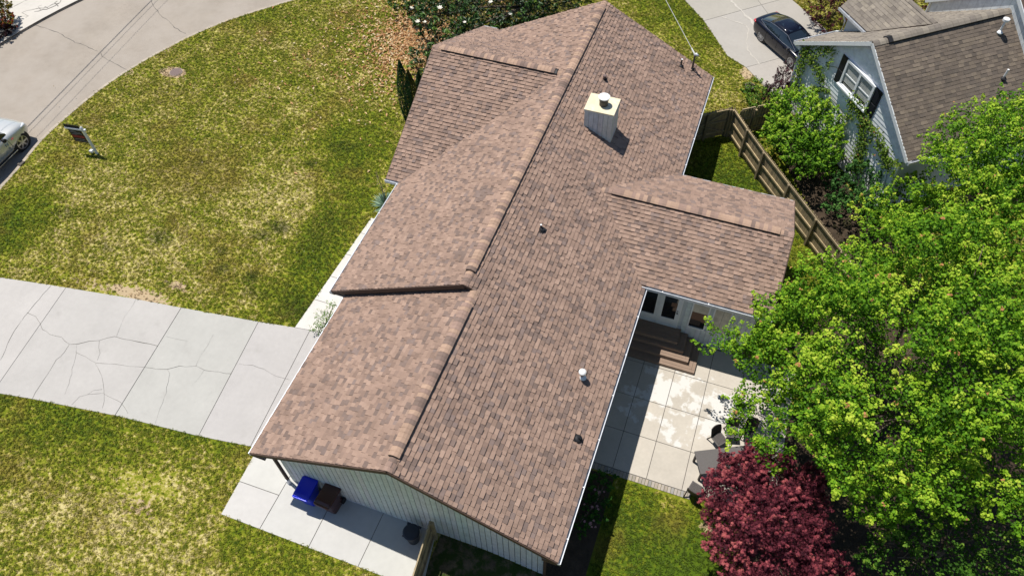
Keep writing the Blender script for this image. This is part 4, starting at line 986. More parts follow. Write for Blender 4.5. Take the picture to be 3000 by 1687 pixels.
def crown(name, lobes, parent, leaf, per_m2, shoot, nleaf, stops, material='leaf', inner=0.35, up=0.6, tipcol=None, star=False, aspect=.78, zmin=0.1, shell=.25, out=0.5, pn=1.0, rseed=0):
    """leafy shoots standing on the surface of a union of ellipsoids (x,y,z,rx,rz)"""
    rng = np.random.default_rng(100 + rseed); L_ = np.array(lobes, float); PP, NN, CC, SS = [], [], [], []
    C0 = L_[:, :3]; Rr = np.stack([L_[:, 3], L_[:, 3], L_[:, 4]], 1)
    for i in range(len(L_)):
        rx, rz = L_[i, 3], L_[i, 4]; area = 4 * math.pi * ((2 * (rx * rz) ** 1.6 + (rx * rx) ** 1.6) / 3) ** (1 / 1.6); k = int(area * per_m2)
        d = unit(rng.normal(size=(k, 3))); lump = 1 + 0.16 * np.sin(d[:, 0] * 5 + i) * np.sin(d[:, 1] * 5 + 2 * i) + rng.normal(0, .06, k)
        p = C0[i] + d * Rr[i] * lump[:, None]; nn = unit(d / Rr[i])
        keep = p[:, 2] > zmin
        for j in range(len(L_)):
            if j != i: keep &= (((p - C0[j]) / (Rr[j] * .9)) ** 2).sum(1) > 1
        keep &= (nn[:, 2] > -.55)
        p, nn = p[keep], nn[keep]; k = len(p)
        if k == 0: continue
        sd = unit(nn * out + np.array([0, 0, up]) + rng.normal(0, .28, (k, 3))); Ls = shoot * rng.uniform(.45, 1.3, k)
        nl = np.maximum(4, (nleaf * (Ls / shoot) * rng.uniform(.7, 1.2, k)).astype(int)); idx = np.repeat(np.arange(k), nl); m_ = len(idx)
        t = rng.uniform(0, 1, m_) ** .85; rad = (0.36 * shoot * (1 - .75 * t)) * np.sqrt(rng.uniform(.05, 1, m_)); o3 = unit(rng.normal(size=(m_, 3))); o3 -= (o3 * sd[idx]).sum(1, keepdims=True) * sd[idx]; o3 = unit(o3)
        q = p[idx] + sd[idx] * (Ls[idx] * t)[:, None] + o3 * rad[:, None] - nn[idx] * shell * .5
        PP.append(q); NN.append(unit(nn[idx] * .35 + np.array([0, 0, .9]) + o3 * .7 + rng.normal(0, .45, (m_, 3))))
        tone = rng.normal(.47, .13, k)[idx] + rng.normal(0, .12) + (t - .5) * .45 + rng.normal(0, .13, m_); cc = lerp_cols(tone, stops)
        if tipcol is not None:
            tp = (t > .9) & (rng.random(k) < .10)[idx] & (rng.random(m_) < .6); cc[tp] = np.array(tipcol)
        CC.append(cc); SS.append(leaf * rng.uniform(.65, 1.25, m_))
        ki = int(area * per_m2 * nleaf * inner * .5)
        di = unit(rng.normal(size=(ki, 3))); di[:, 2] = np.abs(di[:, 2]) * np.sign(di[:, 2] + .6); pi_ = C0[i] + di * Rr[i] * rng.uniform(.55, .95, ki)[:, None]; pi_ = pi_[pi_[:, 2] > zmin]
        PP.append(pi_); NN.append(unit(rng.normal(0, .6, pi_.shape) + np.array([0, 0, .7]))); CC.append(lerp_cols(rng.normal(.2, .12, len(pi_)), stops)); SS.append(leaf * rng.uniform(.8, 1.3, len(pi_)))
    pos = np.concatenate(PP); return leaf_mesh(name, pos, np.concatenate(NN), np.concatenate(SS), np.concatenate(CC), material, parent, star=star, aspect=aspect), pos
def sublobes(lobes, k, rlo, rhi, seed=0, core=.8):
    rng = np.random.default_rng(seed); out = [(l[0], l[1], l[2], l[3] * core, l[4] * core) for l in lobes]
    for l in lobes:
        for _ in range(max(2, int(k * l[3] * l[4]))):
            d = rng.normal(size=3); d /= np.linalg.norm(d)
            if d[2] < -.35: d[2] = -d[2]
            r = rng.uniform(rlo, rhi) * min(1, (l[3] / 1.6) ** .5); p = np.array(l[:3]) + d * np.array([l[3], l[3], l[4]]) * rng.uniform(.85, 1.22); out.append((p[0], p[1], p[2], r, r * rng.uniform(.55, .9)))
    return out
def limbs(parent, base, lobes, r0, h0, mat_='bark', n=None):
    b = Vector(base); top = b + Vector((0, 0, h0)); mb = MB(); pts = [b - Vector((0, 0, .1)), b + Vector((.03, .02, h0 * .4)), top]
    mb.tube(pts, [r0 * 1.25, r0, r0 * .85], 10); tr = mb.build('trunk', mat_, parent, smooth=True)
    for L_ in lobes[:n]:
        c_ = Vector(L_[:3]); e = c_ + Vector((0, 0, L_[4] * .3)); mid = top.lerp(e, .5) + Vector((random.uniform(-.3, .3), random.uniform(-.3, .3), .2))
        br = MB().tube([top - Vector((0, 0, .15)), mid, e], [r0 * .5, r0 * .3, r0 * .1], 7)
        for k in range(5):
            s_ = mid.lerp(e, random.random()); dd = Vector((random.uniform(-1, 1), random.uniform(-1, 1), random.uniform(0, .9))).normalized() * L_[3] * random.uniform(.6, .95)
            br.tube([s_, s_ + dd * .5 + Vector((0, 0, .08)), s_ + dd], [r0 * .13, r0 * .08, r0 * .03], 5)
        br.build('branch', mat_, parent, smooth=True)
def LB(px, py, z, rx, rz=None): p = W(px, py, z); return (p[0], p[1], p[2], rx, rz or rx)
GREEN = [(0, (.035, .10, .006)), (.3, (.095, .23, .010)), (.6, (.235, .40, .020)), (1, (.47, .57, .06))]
mp_ = thing('maple_tree', 'huge bright green maple with orange shoot tips shading the patio end', 'tree', (14.2, 9.2, YZ))
lob1 = [LB(2330, 1050, 3.9, 1.6, 1.4), LB(2470, 1000, 4.6, 1.9, 1.8), LB(2430, 1180, 4.5, 1.9, 1.7), LB(2610, 1030, 6.0, 2.9, 2.4), LB(2640, 1260, 5.3, 2.5, 2.1), LB(2830, 1150, 6.0, 2.8, 2.3), LB(2830, 900, 6.2, 2.8, 2.3), LB(2680, 830, 5.0, 1.9, 1.7),
        LB(2530, 800, 2.8, .9, .8), LB(2580, 900, 4.3, 1.3, 1.3), LB(2250, 990, 3.1, .7, .6), LB(2330, 950, 3.3, .85, .8), LB(2430, 880, 3.2, .8, .8), LB(2245, 1130, 3.1, 1.0, .9), LB(2300, 1240, 3.0, 1.1, .9), LB(2450, 1320, 3.6, 1.3, 1.0), LB(2960, 1330, 5.2, 2.2, 1.9), LB(3040, 1050, 6, 2.6, 2.2),
        LB(2180, 1180, 2.9, .55, .4), LB(2215, 1270, 2.4, .7, .5), LB(2140, 1020, 3.1, .5, .4), LB(2080, 1022, 3.0, .25, .2), LB(2280, 1365, 2.0, .5, .45), LB(2210, 1190, 2.9, .5, .4), LB(2560, 1480, 3.0, 1.2, .9), LB(2740, 1430, 3.8, 1.5, 1.2)]
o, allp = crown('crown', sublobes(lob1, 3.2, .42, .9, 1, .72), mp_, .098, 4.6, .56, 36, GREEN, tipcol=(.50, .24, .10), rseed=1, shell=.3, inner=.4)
limbs(mp_, (14.0, 9.0, YZ), lob1, .26, 2.2, n=17)
t2 = thing('maple_tree', 'tall green tree in front of the neighbour roof at the right edge', 'tree', (17.6, 21.0, 0))
lob2 = [LB(2870, 620, 5.0, 2.0, 1.9), LB(2960, 470, 5.6, 2.0, 2.0), LB(2810, 490, 4.7, .95, 1.1), LB(3020, 650, 5.8, 2.4, 2.2), LB(2730, 640, 3.8, 1.3, 1.2), LB(2640, 660, 2.4, 1.0, .9), LB(2742, 440, 4.6, .4, .8), LB(2812, 395, 5.1, .5, .9), LB(2985, 350, 5.6, .8, 1.0), LB(2900, 440, 5.2, .9, 1.1), LB(2870, 740, 4.6, 2.0, 1.6), LB(2560, 650, 1.4, .7, .7)]
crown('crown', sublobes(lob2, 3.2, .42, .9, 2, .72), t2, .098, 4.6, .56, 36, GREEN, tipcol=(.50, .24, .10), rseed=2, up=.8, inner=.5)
limbs(t2, (17.4, 21.0, 0), lob2, .2, 2.4, n=8)
t3 = thing('shade_tree', 'darker green tree in the bottom right corner beyond the red maple', 'tree', (18.2, 5.2, YZ))
lob3 = [LB(2760, 1590, 2.0, 1.7, 1.3), LB(2920, 1560, 2.2, 1.8, 1.4), LB(2620, 1640, 1.6, 1.0, .9), LB(2560, 1600, 1.5, .5, .6), LB(3000, 1690, 2.0, 1.7, 1.3), LB(2840, 1700, 1.8, 1.3, 1.0), LB(2700, 1480, 1.6, 1.0, .8)]
crown('crown', sublobes(lob3, 3.5, .38, .8, 3), t3, .105, 3.4, .5, 26, [(0, (.02, .06, .006)), (.4, (.05, .13, .012)), (.7, (.11, .22, .02)), (1, (.22, .32, .04))], rseed=3)
limbs(t3, (17.0, 5.4, YZ), lob3, .14, 1.2, n=5)
# red maple
rm = thing('red_maple', 'low spreading maple with dark red leaves beside the patio table', 'tree', (11.7, 4.2, YZ))
RED = [(0, (.045, .010, .018)), (.35, (.16, .030, .045)), (.65, (.34, .068, .085)), (1, (.52, .15, .14))]
lobr = [LB(2255, 1400, 2.0, 1.05, .7), LB(2140, 1440, 1.5, .95, .6), LB(2350, 1480, 2.1, 1.0, .7), LB(2200, 1540, 1.9, 1.05, .7), LB(2355, 1610, 1.8, 1.0, .7), LB(2125, 1600, 1.2, .75, .5), LB(2290, 1690, 1.5, 1.1, .6), LB(2215, 1345, 1.7, .6, .4), LB(2430, 1690, 1.4, .65, .5), LB(2135, 1385, 1.3, .55, .45), LB(2090, 1450, 1.0, .5, .4), LB(2380, 1400, 1.6, .5, .4), LB(2290, 1530, 2.4, 1.2, .8), LB(2170, 1690, 1.1, .7, .45), LB(2180, 1400, 1.6, .8, .6), LB(2230, 1460, 2.0, .9, .7), LB(2100, 1495, 1.2, .5, .4)]
crown('crown', sublobes(lobr, 7, .22, .42, 4, .9), rm, .095, 15, .24, 30, RED, material='leaf', star=True, up=.45, inner=1.2, rseed=4, shell=.1, out=.6)
limbs(rm, (11.6, 4.0, YZ), lobr, .09, .9, n=10)
# red tree behind the neighbour house
rt = thing('red_maple', 'dark burgundy maple behind the grey roof at the top edge', 'tree', (12.2, 35.6, 0))
lobs = [LB(2440, 40, 1.6, 1.3, 1.2), LB(2480, 120, 1.0, .9, .8), LB(2455, -30, 2.2, 1.5, 1.3), LB(2700, -10, 3.0, 1.8, 1.4), LB(2560, -60, 2.5, 1.6, 1.4)]
crown('crown', lobs, rt, .15, 6, .4, 26, [(0, (.02, .006, .008)), (.4, (.06, .014, .018)), (.8, (.15, .035, .035)), (1, (.24, .07, .06))], star=True, rseed=5)
limbs(rt, (12.4, 36.0, 0), lobs, .12, 1, n=4)
# magnolia
mg = thing('magnolia_tree', 'broad dark magnolia with white flowers behind the far roof', 'tree', (-6.6, 30.6, 0))
lobm = [LB(1310, 60, 1.2, 1.9, 1.4), LB(1460, 30, 1.8, 2.1, 1.8), LB(1250, 170, .6, 1.0, .8), LB(1400, 130, 1.2, 1.4, 1.2), LB(1590, 0, 1.6, 1.6, 1.5), LB(1400, -140, 2.4, 3.0, 2.4), LB(1600, -150, 2.2, 2.6, 2.0), LB(1220, -10, 1.0, 1.5, 1.0), LB(1330, 210, .6, 1.0, .7)]
o, mpos = crown('crown', lobm, mg, .24, 3.0, .5, 18, [(0, (.008, .018, .006)), (.4, (.02, .06, .008)), (.8, (.06, .135, .014)), (1, (.14, .22, .03))], material='leaf_dark', aspect=.42, rseed=6, up=.3, inner=.5)
limbs(mg, (-6.6, 30.4, 0), lobm, .2, .8, n=6)
def flower(p, r, parent, m='petal'):
    f = MB()
    for k in range(6):
        a = k * math.pi / 3 + random.random() * .5; u = Vector((math.cos(a), math.sin(a), 0)); v = Vector((-u.y, u.x, 0)); p_ = Vector(p)
        f.add([p_, p_ + u * r * .55 + v * r * .32 + Vector((0, 0, r * .2)), p_ + u * r + Vector((0, 0, r * .35)), p_ + u * r * .55 - v * r * .32 + Vector((0, 0, r * .2))], [(0, 1, 2, 3)])
    return f.build('flower', m, parent)
def Pj(P_): q = R_ @ (np.array(P_, float) - CAM); return 1500 + F_ * q[0] / q[2], 843.5 - F_ * q[1] / q[2]
for (px, py) in ((1438, 18), (1225, 75), (1362, 77), (1495, 53), (1205, 37), (1180, 0), (1290, 35), (1246, 76)):
    best = None
    for z in np.arange(5.5, .4, -.1):
        p = np.array(W(px, py, z)); 
        if any((((p - np.array(l[:3])) / np.array([l[3], l[3], l[4]])) ** 2).sum() < 1.15 for l in lobm): best = p; break
    if best is not None: flower(best + [0, 0, .22], random.uniform(.10, .19), mg)
# columnar evergreens
def zfor(x, y, py):
    zz = np.arange(0, 9, .02); return float(min(zz, key=lambda z: abs(Pj((x, y, z))[1] - py)))
for (px, py, topy, r, lab, st) in ((1198, 352, 178, .31, 'dark green columnar evergreen, tallest by the front wing', [(0, (.006, .02, .010)), (.5, (.02, .06, .02)), (1, (.08, .17, .04))]), (1214, 330, 208, .27, 'yellowish columnar evergreen between the dark one and the roof edge', [(0, (.02, .025, .006)), (.5, (.06, .065, .012)), (1, (.17, .15, .04))]), (1236, 290, 212, .2, 'small columnar evergreen mostly hidden behind the roof rake', [(0, (.008, .02, .008)), (.5, (.02, .045, .014)), (1, (.06, .10, .03))])):
    b_ = W(px, py, 0); hh = zfor(b_[0], b_[1], topy); e = thing('evergreen_shrub', lab, 'shrub', b_, 'columnar evergreens by the front wing')
    n_ = 5200; t = RNG.uniform(0, 1, n_); a = RNG.uniform(0, 6.283, n_); rr = r * np.minimum(1, 2.4 * (1 - t)) ** .7 * (.75 + .3 * t.clip(0, .3) / .3) * (1 + .1 * np.sin(a * 3 + t * 9)) * RNG.uniform(.8, 1.05, n_)
    pos = np.stack([b_[0] + rr * np.cos(a), b_[1] + rr * np.sin(a), t * hh + .05], 1); nr_ = np.stack([np.cos(a), np.sin(a), .5 * np.ones(n_)], 1) + RNG.normal(0, .4, (n_, 3))
    leaf_mesh('foliage', pos, nr_, RNG.uniform(.05, .11, n_), lerp_cols(RNG.normal(.45, .2, n_), st), 'leaf', e, aspect=.45)
    MB().tube([(b_[0], b_[1], -.05), (b_[0], b_[1], hh * .8)], [.07, .02], 7).build('trunk', 'bark', e)
# shrubs
def shrub(label, lobes, leaf, dens, shoot, nleaf, stops, name='shrub', cat='shrub', star=False, material='leaf', up=.5, zmin=.02, aspect=.7, group=None, seed=0, tip=None):
    c_ = np.mean(np.array(lobes)[:, :2], axis=0); t_ = thing(name, label, cat, (c_[0], c_[1], Hf(c_[0], c_[1])), group)
    o, pos = crown('foliage', lobes, t_, leaf, dens, shoot, nleaf, stops, star=star, material=material, up=up, zmin=zmin + Hf(c_[0], c_[1]), aspect=aspect, rseed=20 + seed, tipcol=tip, shell=.1)
    mb = MB(); b_ = Vector((c_[0], c_[1], Hf(c_[0], c_[1]) - .05))
    for L_ in lobes[:6]: mb.tube([b_, b_.lerp(Vector(L_[:3]), .6) + Vector((0, 0, .1)), Vector(L_[:3])], [.035, .025, .012], 6)
    mb.build('stems', 'bark', t_); return t_
SH = [(0, (.04, .12, .008)), (.4, (.13, .28, .016)), (.7, (.27, .44, .025)), (1, (.44, .56, .07))]
shrub('large green shrub filling the gap between fence and blue house', [LB(2330, 330, 1.5, 1.2, 1.0), LB(2390, 380, 1.7, 1.2, 1.0), LB(2290, 400, 1.2, .9, .9), LB(2380, 460, 1.4, 1.1, 1.0), LB(2410, 430, 1.2, .8, .7), LB(2390, 325, 1.7, .8, .7), LB(2340, 440, 1.3, .9, .8)], .11, 12, .34, 30, SH, seed=1, tip=(.33, .36, .12))
shrub('bright green low shrub at the end of the neighbour driveway', [LB(2215, 275, .5, .7, .55), LB(2240, 300, .7, .7, .6), LB(2210, 300, .4, .5, .4), LB(2270, 310, .8, .6, .5)], .10, 8, .3, 22, [(0, (.03, .08, .01)), (.4, (.09, .19, .02)), (.7, (.17, .29, .03)), (1, (.28, .38, .06))], seed=2)
shrub('dark purple shrub between the driveway and the blue house corner', [LB(2275, 275, .9, .6, .6), LB(2290, 235, 1.2, .4, .55), LB(2300, 205, 1.5, .22, .35), LB(2255, 290, .6, .4, .4), LB(2285, 255, 1.0, .4, .45)], .10, 18, .25, 24, [(0, (.012, .005, .008)), (.5, (.045, .014, .022)), (1, (.12, .04, .05))], star=True, seed=3)
shrub('deep green shrub in shade under the blue gable wall', [LB(2480, 560, .7, .9, .8), LB(2540, 600, .8, .9, .8), LB(2450, 600, .4, .7, .5), LB(2520, 520, .9, .7, .7), LB(2590, 560, 1.0, .8, .8)], .11, 8, .3, 24, [(0, (.02, .06, .012)), (.5, (.055, .15, .03)), (1, (.14, .3, .06))], seed=4)
shrub('yellow green shrub at the right corner of the blue house', [LB(2570, 620, 1.2, .9, .8), LB(2640, 560, 1.6, .8, .8), LB(2620, 520, 1.6, .5, .6), LB(2690, 560, 2.0, .8, .8)], .12, 6, .36, 24, GREEN, seed=5, tip=(.5, .25, .1))
shrub('brown green thicket beyond the end of the long fence', [LB(2560, 700, .3, 1.0, .5), LB(2480, 690, .5, .6, .5), LB(2610, 740, .4, 1.0, .5)], .11, 5, .3, 14, [(0, (.02, .016, .01)), (.5, (.05, .04, .022)), (1, (.09, .10, .03))], seed=6)
shrub('green bush with pale pink blooms in the shade of the rear eave', [LB(1755, 1420, .15, .45, .5), LB(1745, 1490, .2, .45, .5), LB(1700, 1530, .1, .4, .4), LB(1780, 1400, .0, .3, .35)], .09, 10, .22, 20, [(0, (.01, .04, .008)), (.5, (.03, .10, .012)), (1, (.07, .18, .02))], seed=7)
for k in range(16):
    px, py = random.uniform(1700, 1785), random.uniform(1420, 1545); p = W(px, py, .45); flower(p, random.uniform(.04, .07), bpy.data.objects['foliage'] if False else None or [o for o in bpy.data.objects if o.get('label', '').startswith('green bush with pale')][0], 'petal_pink')
shrub('yellow and red bush across the street in the corner', [LB(-20, 40, .7, .9, .8), LB(15, 65, .5, .5, .5), LB(5, 30, .8, .6, .5), LB(-40, 80, .6, .7, .6)], .10, 18, .25, 26, [(0, (.02, .02, .004)), (.35, (.10, .09, .008)), (.6, (.30, .24, .02)), (.8, (.2, .03, .02)), (1, (.30, .03, .02))], seed=8)
shrub('dark red shrub under the yellow bush across the street', [LB(10, 95, .25, .45, .4), LB(25, 85, .25, .35, .35), LB(-30, 110, .3, .5, .4)], .09, 20, .2, 22, [(0, (.006, .003, .004)), (.6, (.02, .006, .008)), (1, (.06, .012, .016))], seed=9)
shrub('airy green bush on the walkway beside the garage eave', [LB(943, 948, .45, .30, .38), LB(958, 925, .5, .2, .3), LB(975, 900, .45, .16, .2), LB(935, 968, .25, .22, .22)], .055, 26, .30, 12, [(0, (.05, .11, .02)), (.5, (.12, .24, .03)), (1, (.26, .38, .08))], seed=10, up=.9)
# yucca
yb = W(1132, 605, .2); yc = thing('yucca_plant', 'spiky grey green yucca with a tall flower stalk at the front eave', 'plant', (yb[0], yb[1], 0))
for k in range(120):
    a = random.uniform(0, 6.28); el = random.uniform(.15, 1.25); L_ = random.uniform(.6, .85); p0 = Vector((yb[0], yb[1], .18)); d_ = Vector((math.cos(a) * math.cos(el), math.sin(a) * math.cos(el), math.sin(el))); sd = Vector((-math.sin(a), math.cos(a), 0)) * .038
    mid = p0 + d_ * L_ * .5 + Vector((0, 0, .03)); c_ = random.choice([(.20, .31, .22), (.30, .42, .30), (.12, .21, .14)])
    MB().add([p0 + sd * .7, p0 - sd * .7, mid - sd, mid + sd, p0 + d_ * L_], [(0, 1, 2, 3), (3, 2, 4)], c_).build('blade', 'leaf', yc)
sp_top = None
st = Vector((yb[0], yb[1], .3)); stt = Vector((yb[0] - .45, yb[1] + .45, 1.9)); MB().tube([st, st.lerp(stt, .5) + Vector((.05, 0, .05)), stt], [.022, .018, .01], 6).build('stalk', 'bark', yc)
pn = []; 
for k in range(150): t = random.random(); q_ = (st.lerp(stt, .35 + .65 * t)); pn.append((q_.x + random.gauss(0, .10 * (1.1 - t)), q_.y + random.gauss(0, .10 * (1.1 - t)), q_.z + random.gauss(0, .04)))
leaf_mesh('seed_heads', np.array(pn), RNG.normal(size=(150, 3)), RNG.uniform(.03, .07, 150), np.tile([[.42, .36, .16]], (150, 1)), 'leaf', yc)
# vines on the blue wall
def wallpt(px, py, off=.15):
    d = R_.T @ np.array([(px - 1500) / F_, -(py - 843.5) / F_, 1.0]); n3 = np.array(NNv); o0 = np.array(nb(0, off, 0)); t = (n3 @ (o0 - CAM)) / (n3 @ d); return CAM + t * d
vn = thing('climbing_vine', 'leafy vine climbing the pale blue gable wall around the window', 'vine', tuple(wallpt(2520, 470)[:2]) + (0,))
PPv = []
for path, r, k in (([(2352, 150), (2400, 150), (2440, 148)], 20, 260), ([(2362, 135), (2345, 200), (2318, 280)], 13, 420), ([(2365, 170), (2395, 200), (2405, 240)], 15, 300), ([(2492, 292), (2522, 330), (2532, 390), (2520, 450), (2505, 500)], 21, 950), ([(2570, 410), (2590, 450), (2600, 490)], 18, 380), ([(2600, 470), (2640, 487)], 10, 80), ([(2380, 260), (2410, 262), (2425, 268)], 10, 120), ([(2470, 345), (2500, 345)], 10, 60), ([(2430, 380), (2490, 320), (2500, 300)], 8, 60), ([(2350, 250), (2345, 275)], 8, 50), ([(2440, 170), (2425, 190), (2420, 205)], 6, 40), ([(2540, 360), (2575, 400)], 12, 120)):
    seg = [Vector((*a, 0)) for a in path]
    for _ in range(k):
        i = random.randrange(len(seg) - 1); c_ = seg[i].lerp(seg[i + 1], random.random()); PPv.append(wallpt(c_.x + random.gauss(0, r * .55), c_.y + random.gauss(0, r * .55), .16 - random.uniform(0, .16)))
PPv = np.array(PPv); PPv = PPv[(PPv[:, 2] > .05)]
leaf_mesh('foliage', PPv, np.tile([[-.5, -.4, .75]], (len(PPv), 1)) + RNG.normal(0, .45, (len(PPv), 3)), RNG.uniform(.07, .14, len(PPv)), lerp_cols(RNG.normal(.5, .22, len(PPv)), [(0, (.04, .08, .01)), (.5, (.11, .2, .02)), (.9, (.24, .3, .05)), (1, (.30, .12, .05))]), 'leaf', vn)
vs = MB()
for path in ([(2395, 240), (2420, 262), (2470, 330), (2440, 400), (2500, 500)], [(2352, 140), (2325, 260), (2312, 300)], [(2524, 330), (2530, 420), (2505, 540)], [(2590, 430), (2600, 500), (2590, 560)], [(2420, 195), (2450, 200), (2465, 220)]):
    vs.tube([tuple(wallpt(a + random.uniform(-3, 3), b_ + random.uniform(-3, 3), .16)) for a, b_ in path], .012, 5)
vs.build('stems', 'bark', vn)

# ------------------------------------------------------------------ vehicles
def vehicle(name, label, cat, center, heading, secs, cabin, paint, wheels, wr, wheel_y, loc_z=0.03, trim=False, sc=1.0):
    hx, hy = heading; hl = math.hypot(hx, hy); hx /= hl; hy /= hl
    M_ = Matrix(((hx * sc, -hy * sc, 0, center[0]), (hy * sc, hx * sc, 0, center[1]), (0, 0, sc, loc_z), (0, 0, 0, 1)))
    t_ = thing(name, label, cat, (center[0], center[1], loc_z))
    def T(p): return M_ @ Vector(p)
    def grid(rows, sel=None, nm='body', m_=paint, sub=0, off=0):
        n = len(rows[0]); vs_ = [T(p) for r in rows for p in r]; fs_ = []
        for i in range(len(rows) - 1):
            for j in range(n - 1):
                if sel is None or sel(i, j): fs_.append((i * n + j, i * n + j + 1, (i + 1) * n + j + 1, (i + 1) * n + j))
        return MB().add(vs_, fs_)
    rows = []
    for (x, w, z0, zs, zt) in secs:
        h_ = [(x, w * .90, z0), (x, w * .985, z0 + .3 * (zs - z0)), (x, w, z0 + .7 * (zs - z0)), (x, w * .965, zs), (x, w * .82, zs + (zt - zs) * .7), (x, w * .45, zt), (x, 0, zt + .012)]
        rows.append(h_ + [(p[0], -p[1], p[2]) for p in h_[-2::-1]])
    g_ = grid(rows); n = len(rows[0])
    for r, fl in ((rows[0], False), (rows[-1], True)):
        vs_ = [T(p) for p in r]; g_.add(vs_, [tuple(range(n)) if fl else tuple(range(n - 1, -1, -1))])
    body = g_.build('body', paint, t_, smooth=True); sb = body.modifiers.new('sub', 'SUBSURF'); sb.levels = 2; sb.render_levels = 2
    # cabin rows: (x, wb, zb, wt, zt)
    rows = []
    for (x, wb, zb, wt, zt) in cabin:
        h_ = [(x, wb, zb), (x, wb + (wt - wb) * .55, zb + (zt - zb) * .6), (x, wt, zt - (zt - zb) * .12), (x, wt * .86, zt - .005), (x, wt * .45, zt + .012), (x, 0, zt + .02)]
        rows.append(h_ + [(p[0], -p[1], p[2]) for p in h_[-2::-1]])
    n = len(rows[0]); R1 = len(rows) - 1
    top = grid(rows, lambda i, j: 2 <= j <= n - 4 and 0 < i < R1 - 1).build('roof', paint, t_, smooth=True)
    s1 = top.modifiers.new('sol', 'SOLIDIFY'); s1.thickness = .02; s1.offset = 1
    grid(rows, lambda i, j: 1 <= j <= n - 3 and i == R1 - 1).build('windshield', 'glass_car', t_, smooth=True)
    grid(rows, lambda i, j: 1 <= j <= n - 3 and i == 0).build('rear_window', 'glass_car', t_, smooth=True)
    for side in (0, 1): grid(rows, (lambda i, j: j < 2 and True) if side == 0 else (lambda i, j: j > n - 4)).build('side_window', 'glass_car', t_, smooth=True)
    fr_ = MB()
    for sgn in (1, -1):
        for i in range(len(cabin) - 1):
            a = cabin[i]; b_ = cabin[i + 1]
            fr_.bar(T((a[0], sgn * (a[3] + .012), a[4] - (a[4] - a[2]) * .10)), T((b_[0], sgn * (b_[3] + .012), b_[4] - (b_[4] - b_[2]) * .10)), .035, .03)
        for xi in (0.0, .5):
            k = min(range(len(cabin)), key=lambda q: abs(cabin[q][0] - (cabin[1][0] * .35 + cabin[-2][0] * .65 - xi * 1.9)))
            a = cabin[k]; fr_.bar(T((a[0], sgn * (a[1] + .008), a[2])), T((a[0], sgn * (a[3] + .01), a[4] - .08)), .05, .03)
    fr_.build('window_frame', paint, t_)
    if trim:
        tm = MB()
        for sgn in (1, -1): tm.tube([T((c_[0], sgn * (c_[3] + .03), c_[4] - (c_[4] - c_[2]) * .16)) for c_ in cabin[0:]], .012, 5); tm.tube([T((c_[0], sgn * (c_[1] + .02), c_[2] + .015)) for c_ in cabin], .012, 5)
        tm.build('chrome_trim', 'rim', t_)
    for wx in wheels:
        for sgn in (1, -1):
            yo = sgn * wheel_y
            MB().tube([T((wx, yo - sgn * .30, wr)), T((wx, yo + sgn * .012, wr))], wr * 1.17 * sc, 28).build('wheel_arch', 'black_rubber', t_)
            ty = MB().tube([T((wx, yo - sgn * .2, wr - .03)), T((wx, yo - sgn * .16, wr - .03)), T((wx, yo + sgn * .015, wr - .03)), T((wx, yo + sgn * .04, wr - .03))], [wr * .9 * sc, wr * sc, wr * sc, wr * .9 * sc], 28).build('wheel', 'black_rubber', t_, smooth=False)
            MB().tube([T((wx, yo + sgn * .03, wr - .03)), T((wx, yo + sgn * .045, wr - .03))], wr * .70 * sc, 24).build('rim', 'black_metal', ty)
            sp_ = MB()
            for k in range(10 if trim else 6):
                a = k * 2 * math.pi / (10 if trim else 6); r_ = wr * .68
                sp_.bar(T((wx, yo + sgn * .055, wr - .03)), T((wx + math.cos(a) * r_, yo + sgn * .05, wr - .03 + math.sin(a) * r_)), .038 if trim else .09, .02, up=(hx * 0 - hy, hx, 0))
            sp_.tube([T((wx, yo + sgn * .03, wr - .03)), T((wx, yo + sgn * .07, wr - .03))], .06, 10)
            for k in range(24):
                a0, a1 = k * math.pi / 12, (k + 1) * math.pi / 12
                sp_.bar(T((wx + math.cos(a0) * wr * .68, yo + sgn * .05, wr - .03 + math.sin(a0) * wr * .68)), T((wx + math.cos(a1) * wr * .68, yo + sgn * .05, wr - .03 + math.sin(a1) * wr * .68)), .03, .025, up=(-hy, hx, 0))
            sp_.build('spokes', 'rim', ty)
    return t_, T
hd = (1.869, -1.830)
hn = Vector((*hd, 0)).normalized(); lf = Vector((-hn.y, hn.x, 0))
mid = Vector((7.918, 31.437, 0)) + lf * .80
sed, T = vehicle('sedan', 'dark navy four door sedan parked on the neighbour driveway', 'car', (mid.x, mid.y), hd,
    [(-2.28, .60, .38, .78, .84), (-2.20, .80, .26, .90, .98), (-1.9, .86, .2, .93, 1.03), (-1.3, .885, .18, .93, 1.03), (-.4, .89, .17, .91, .98), (.6, .885, .17, .89, .95), (1.1, .87, .18, .86, .93), (1.7, .86, .2, .78, .85), (2.12, .78, .24, .64, .70), (2.32, .58, .3, .52, .56)],
    [(-1.85, .60, 1.01, .56, 1.03), (-1.15, .74, .96, .55, 1.30), (-.75, .77, .95, .56, 1.38), (-.1, .79, .94, .57, 1.41), (.35, .79, .93, .55, 1.385), (1.32, .74, .92, .68, .955)], 'car_paint_dark', (-1.3, 1.31), .35, .80, trim=True)
MB().box(-2.26, -.84, .70, -2.05, -.60, .86, M=Matrix.Translation((0, 0, 0))) if False else None
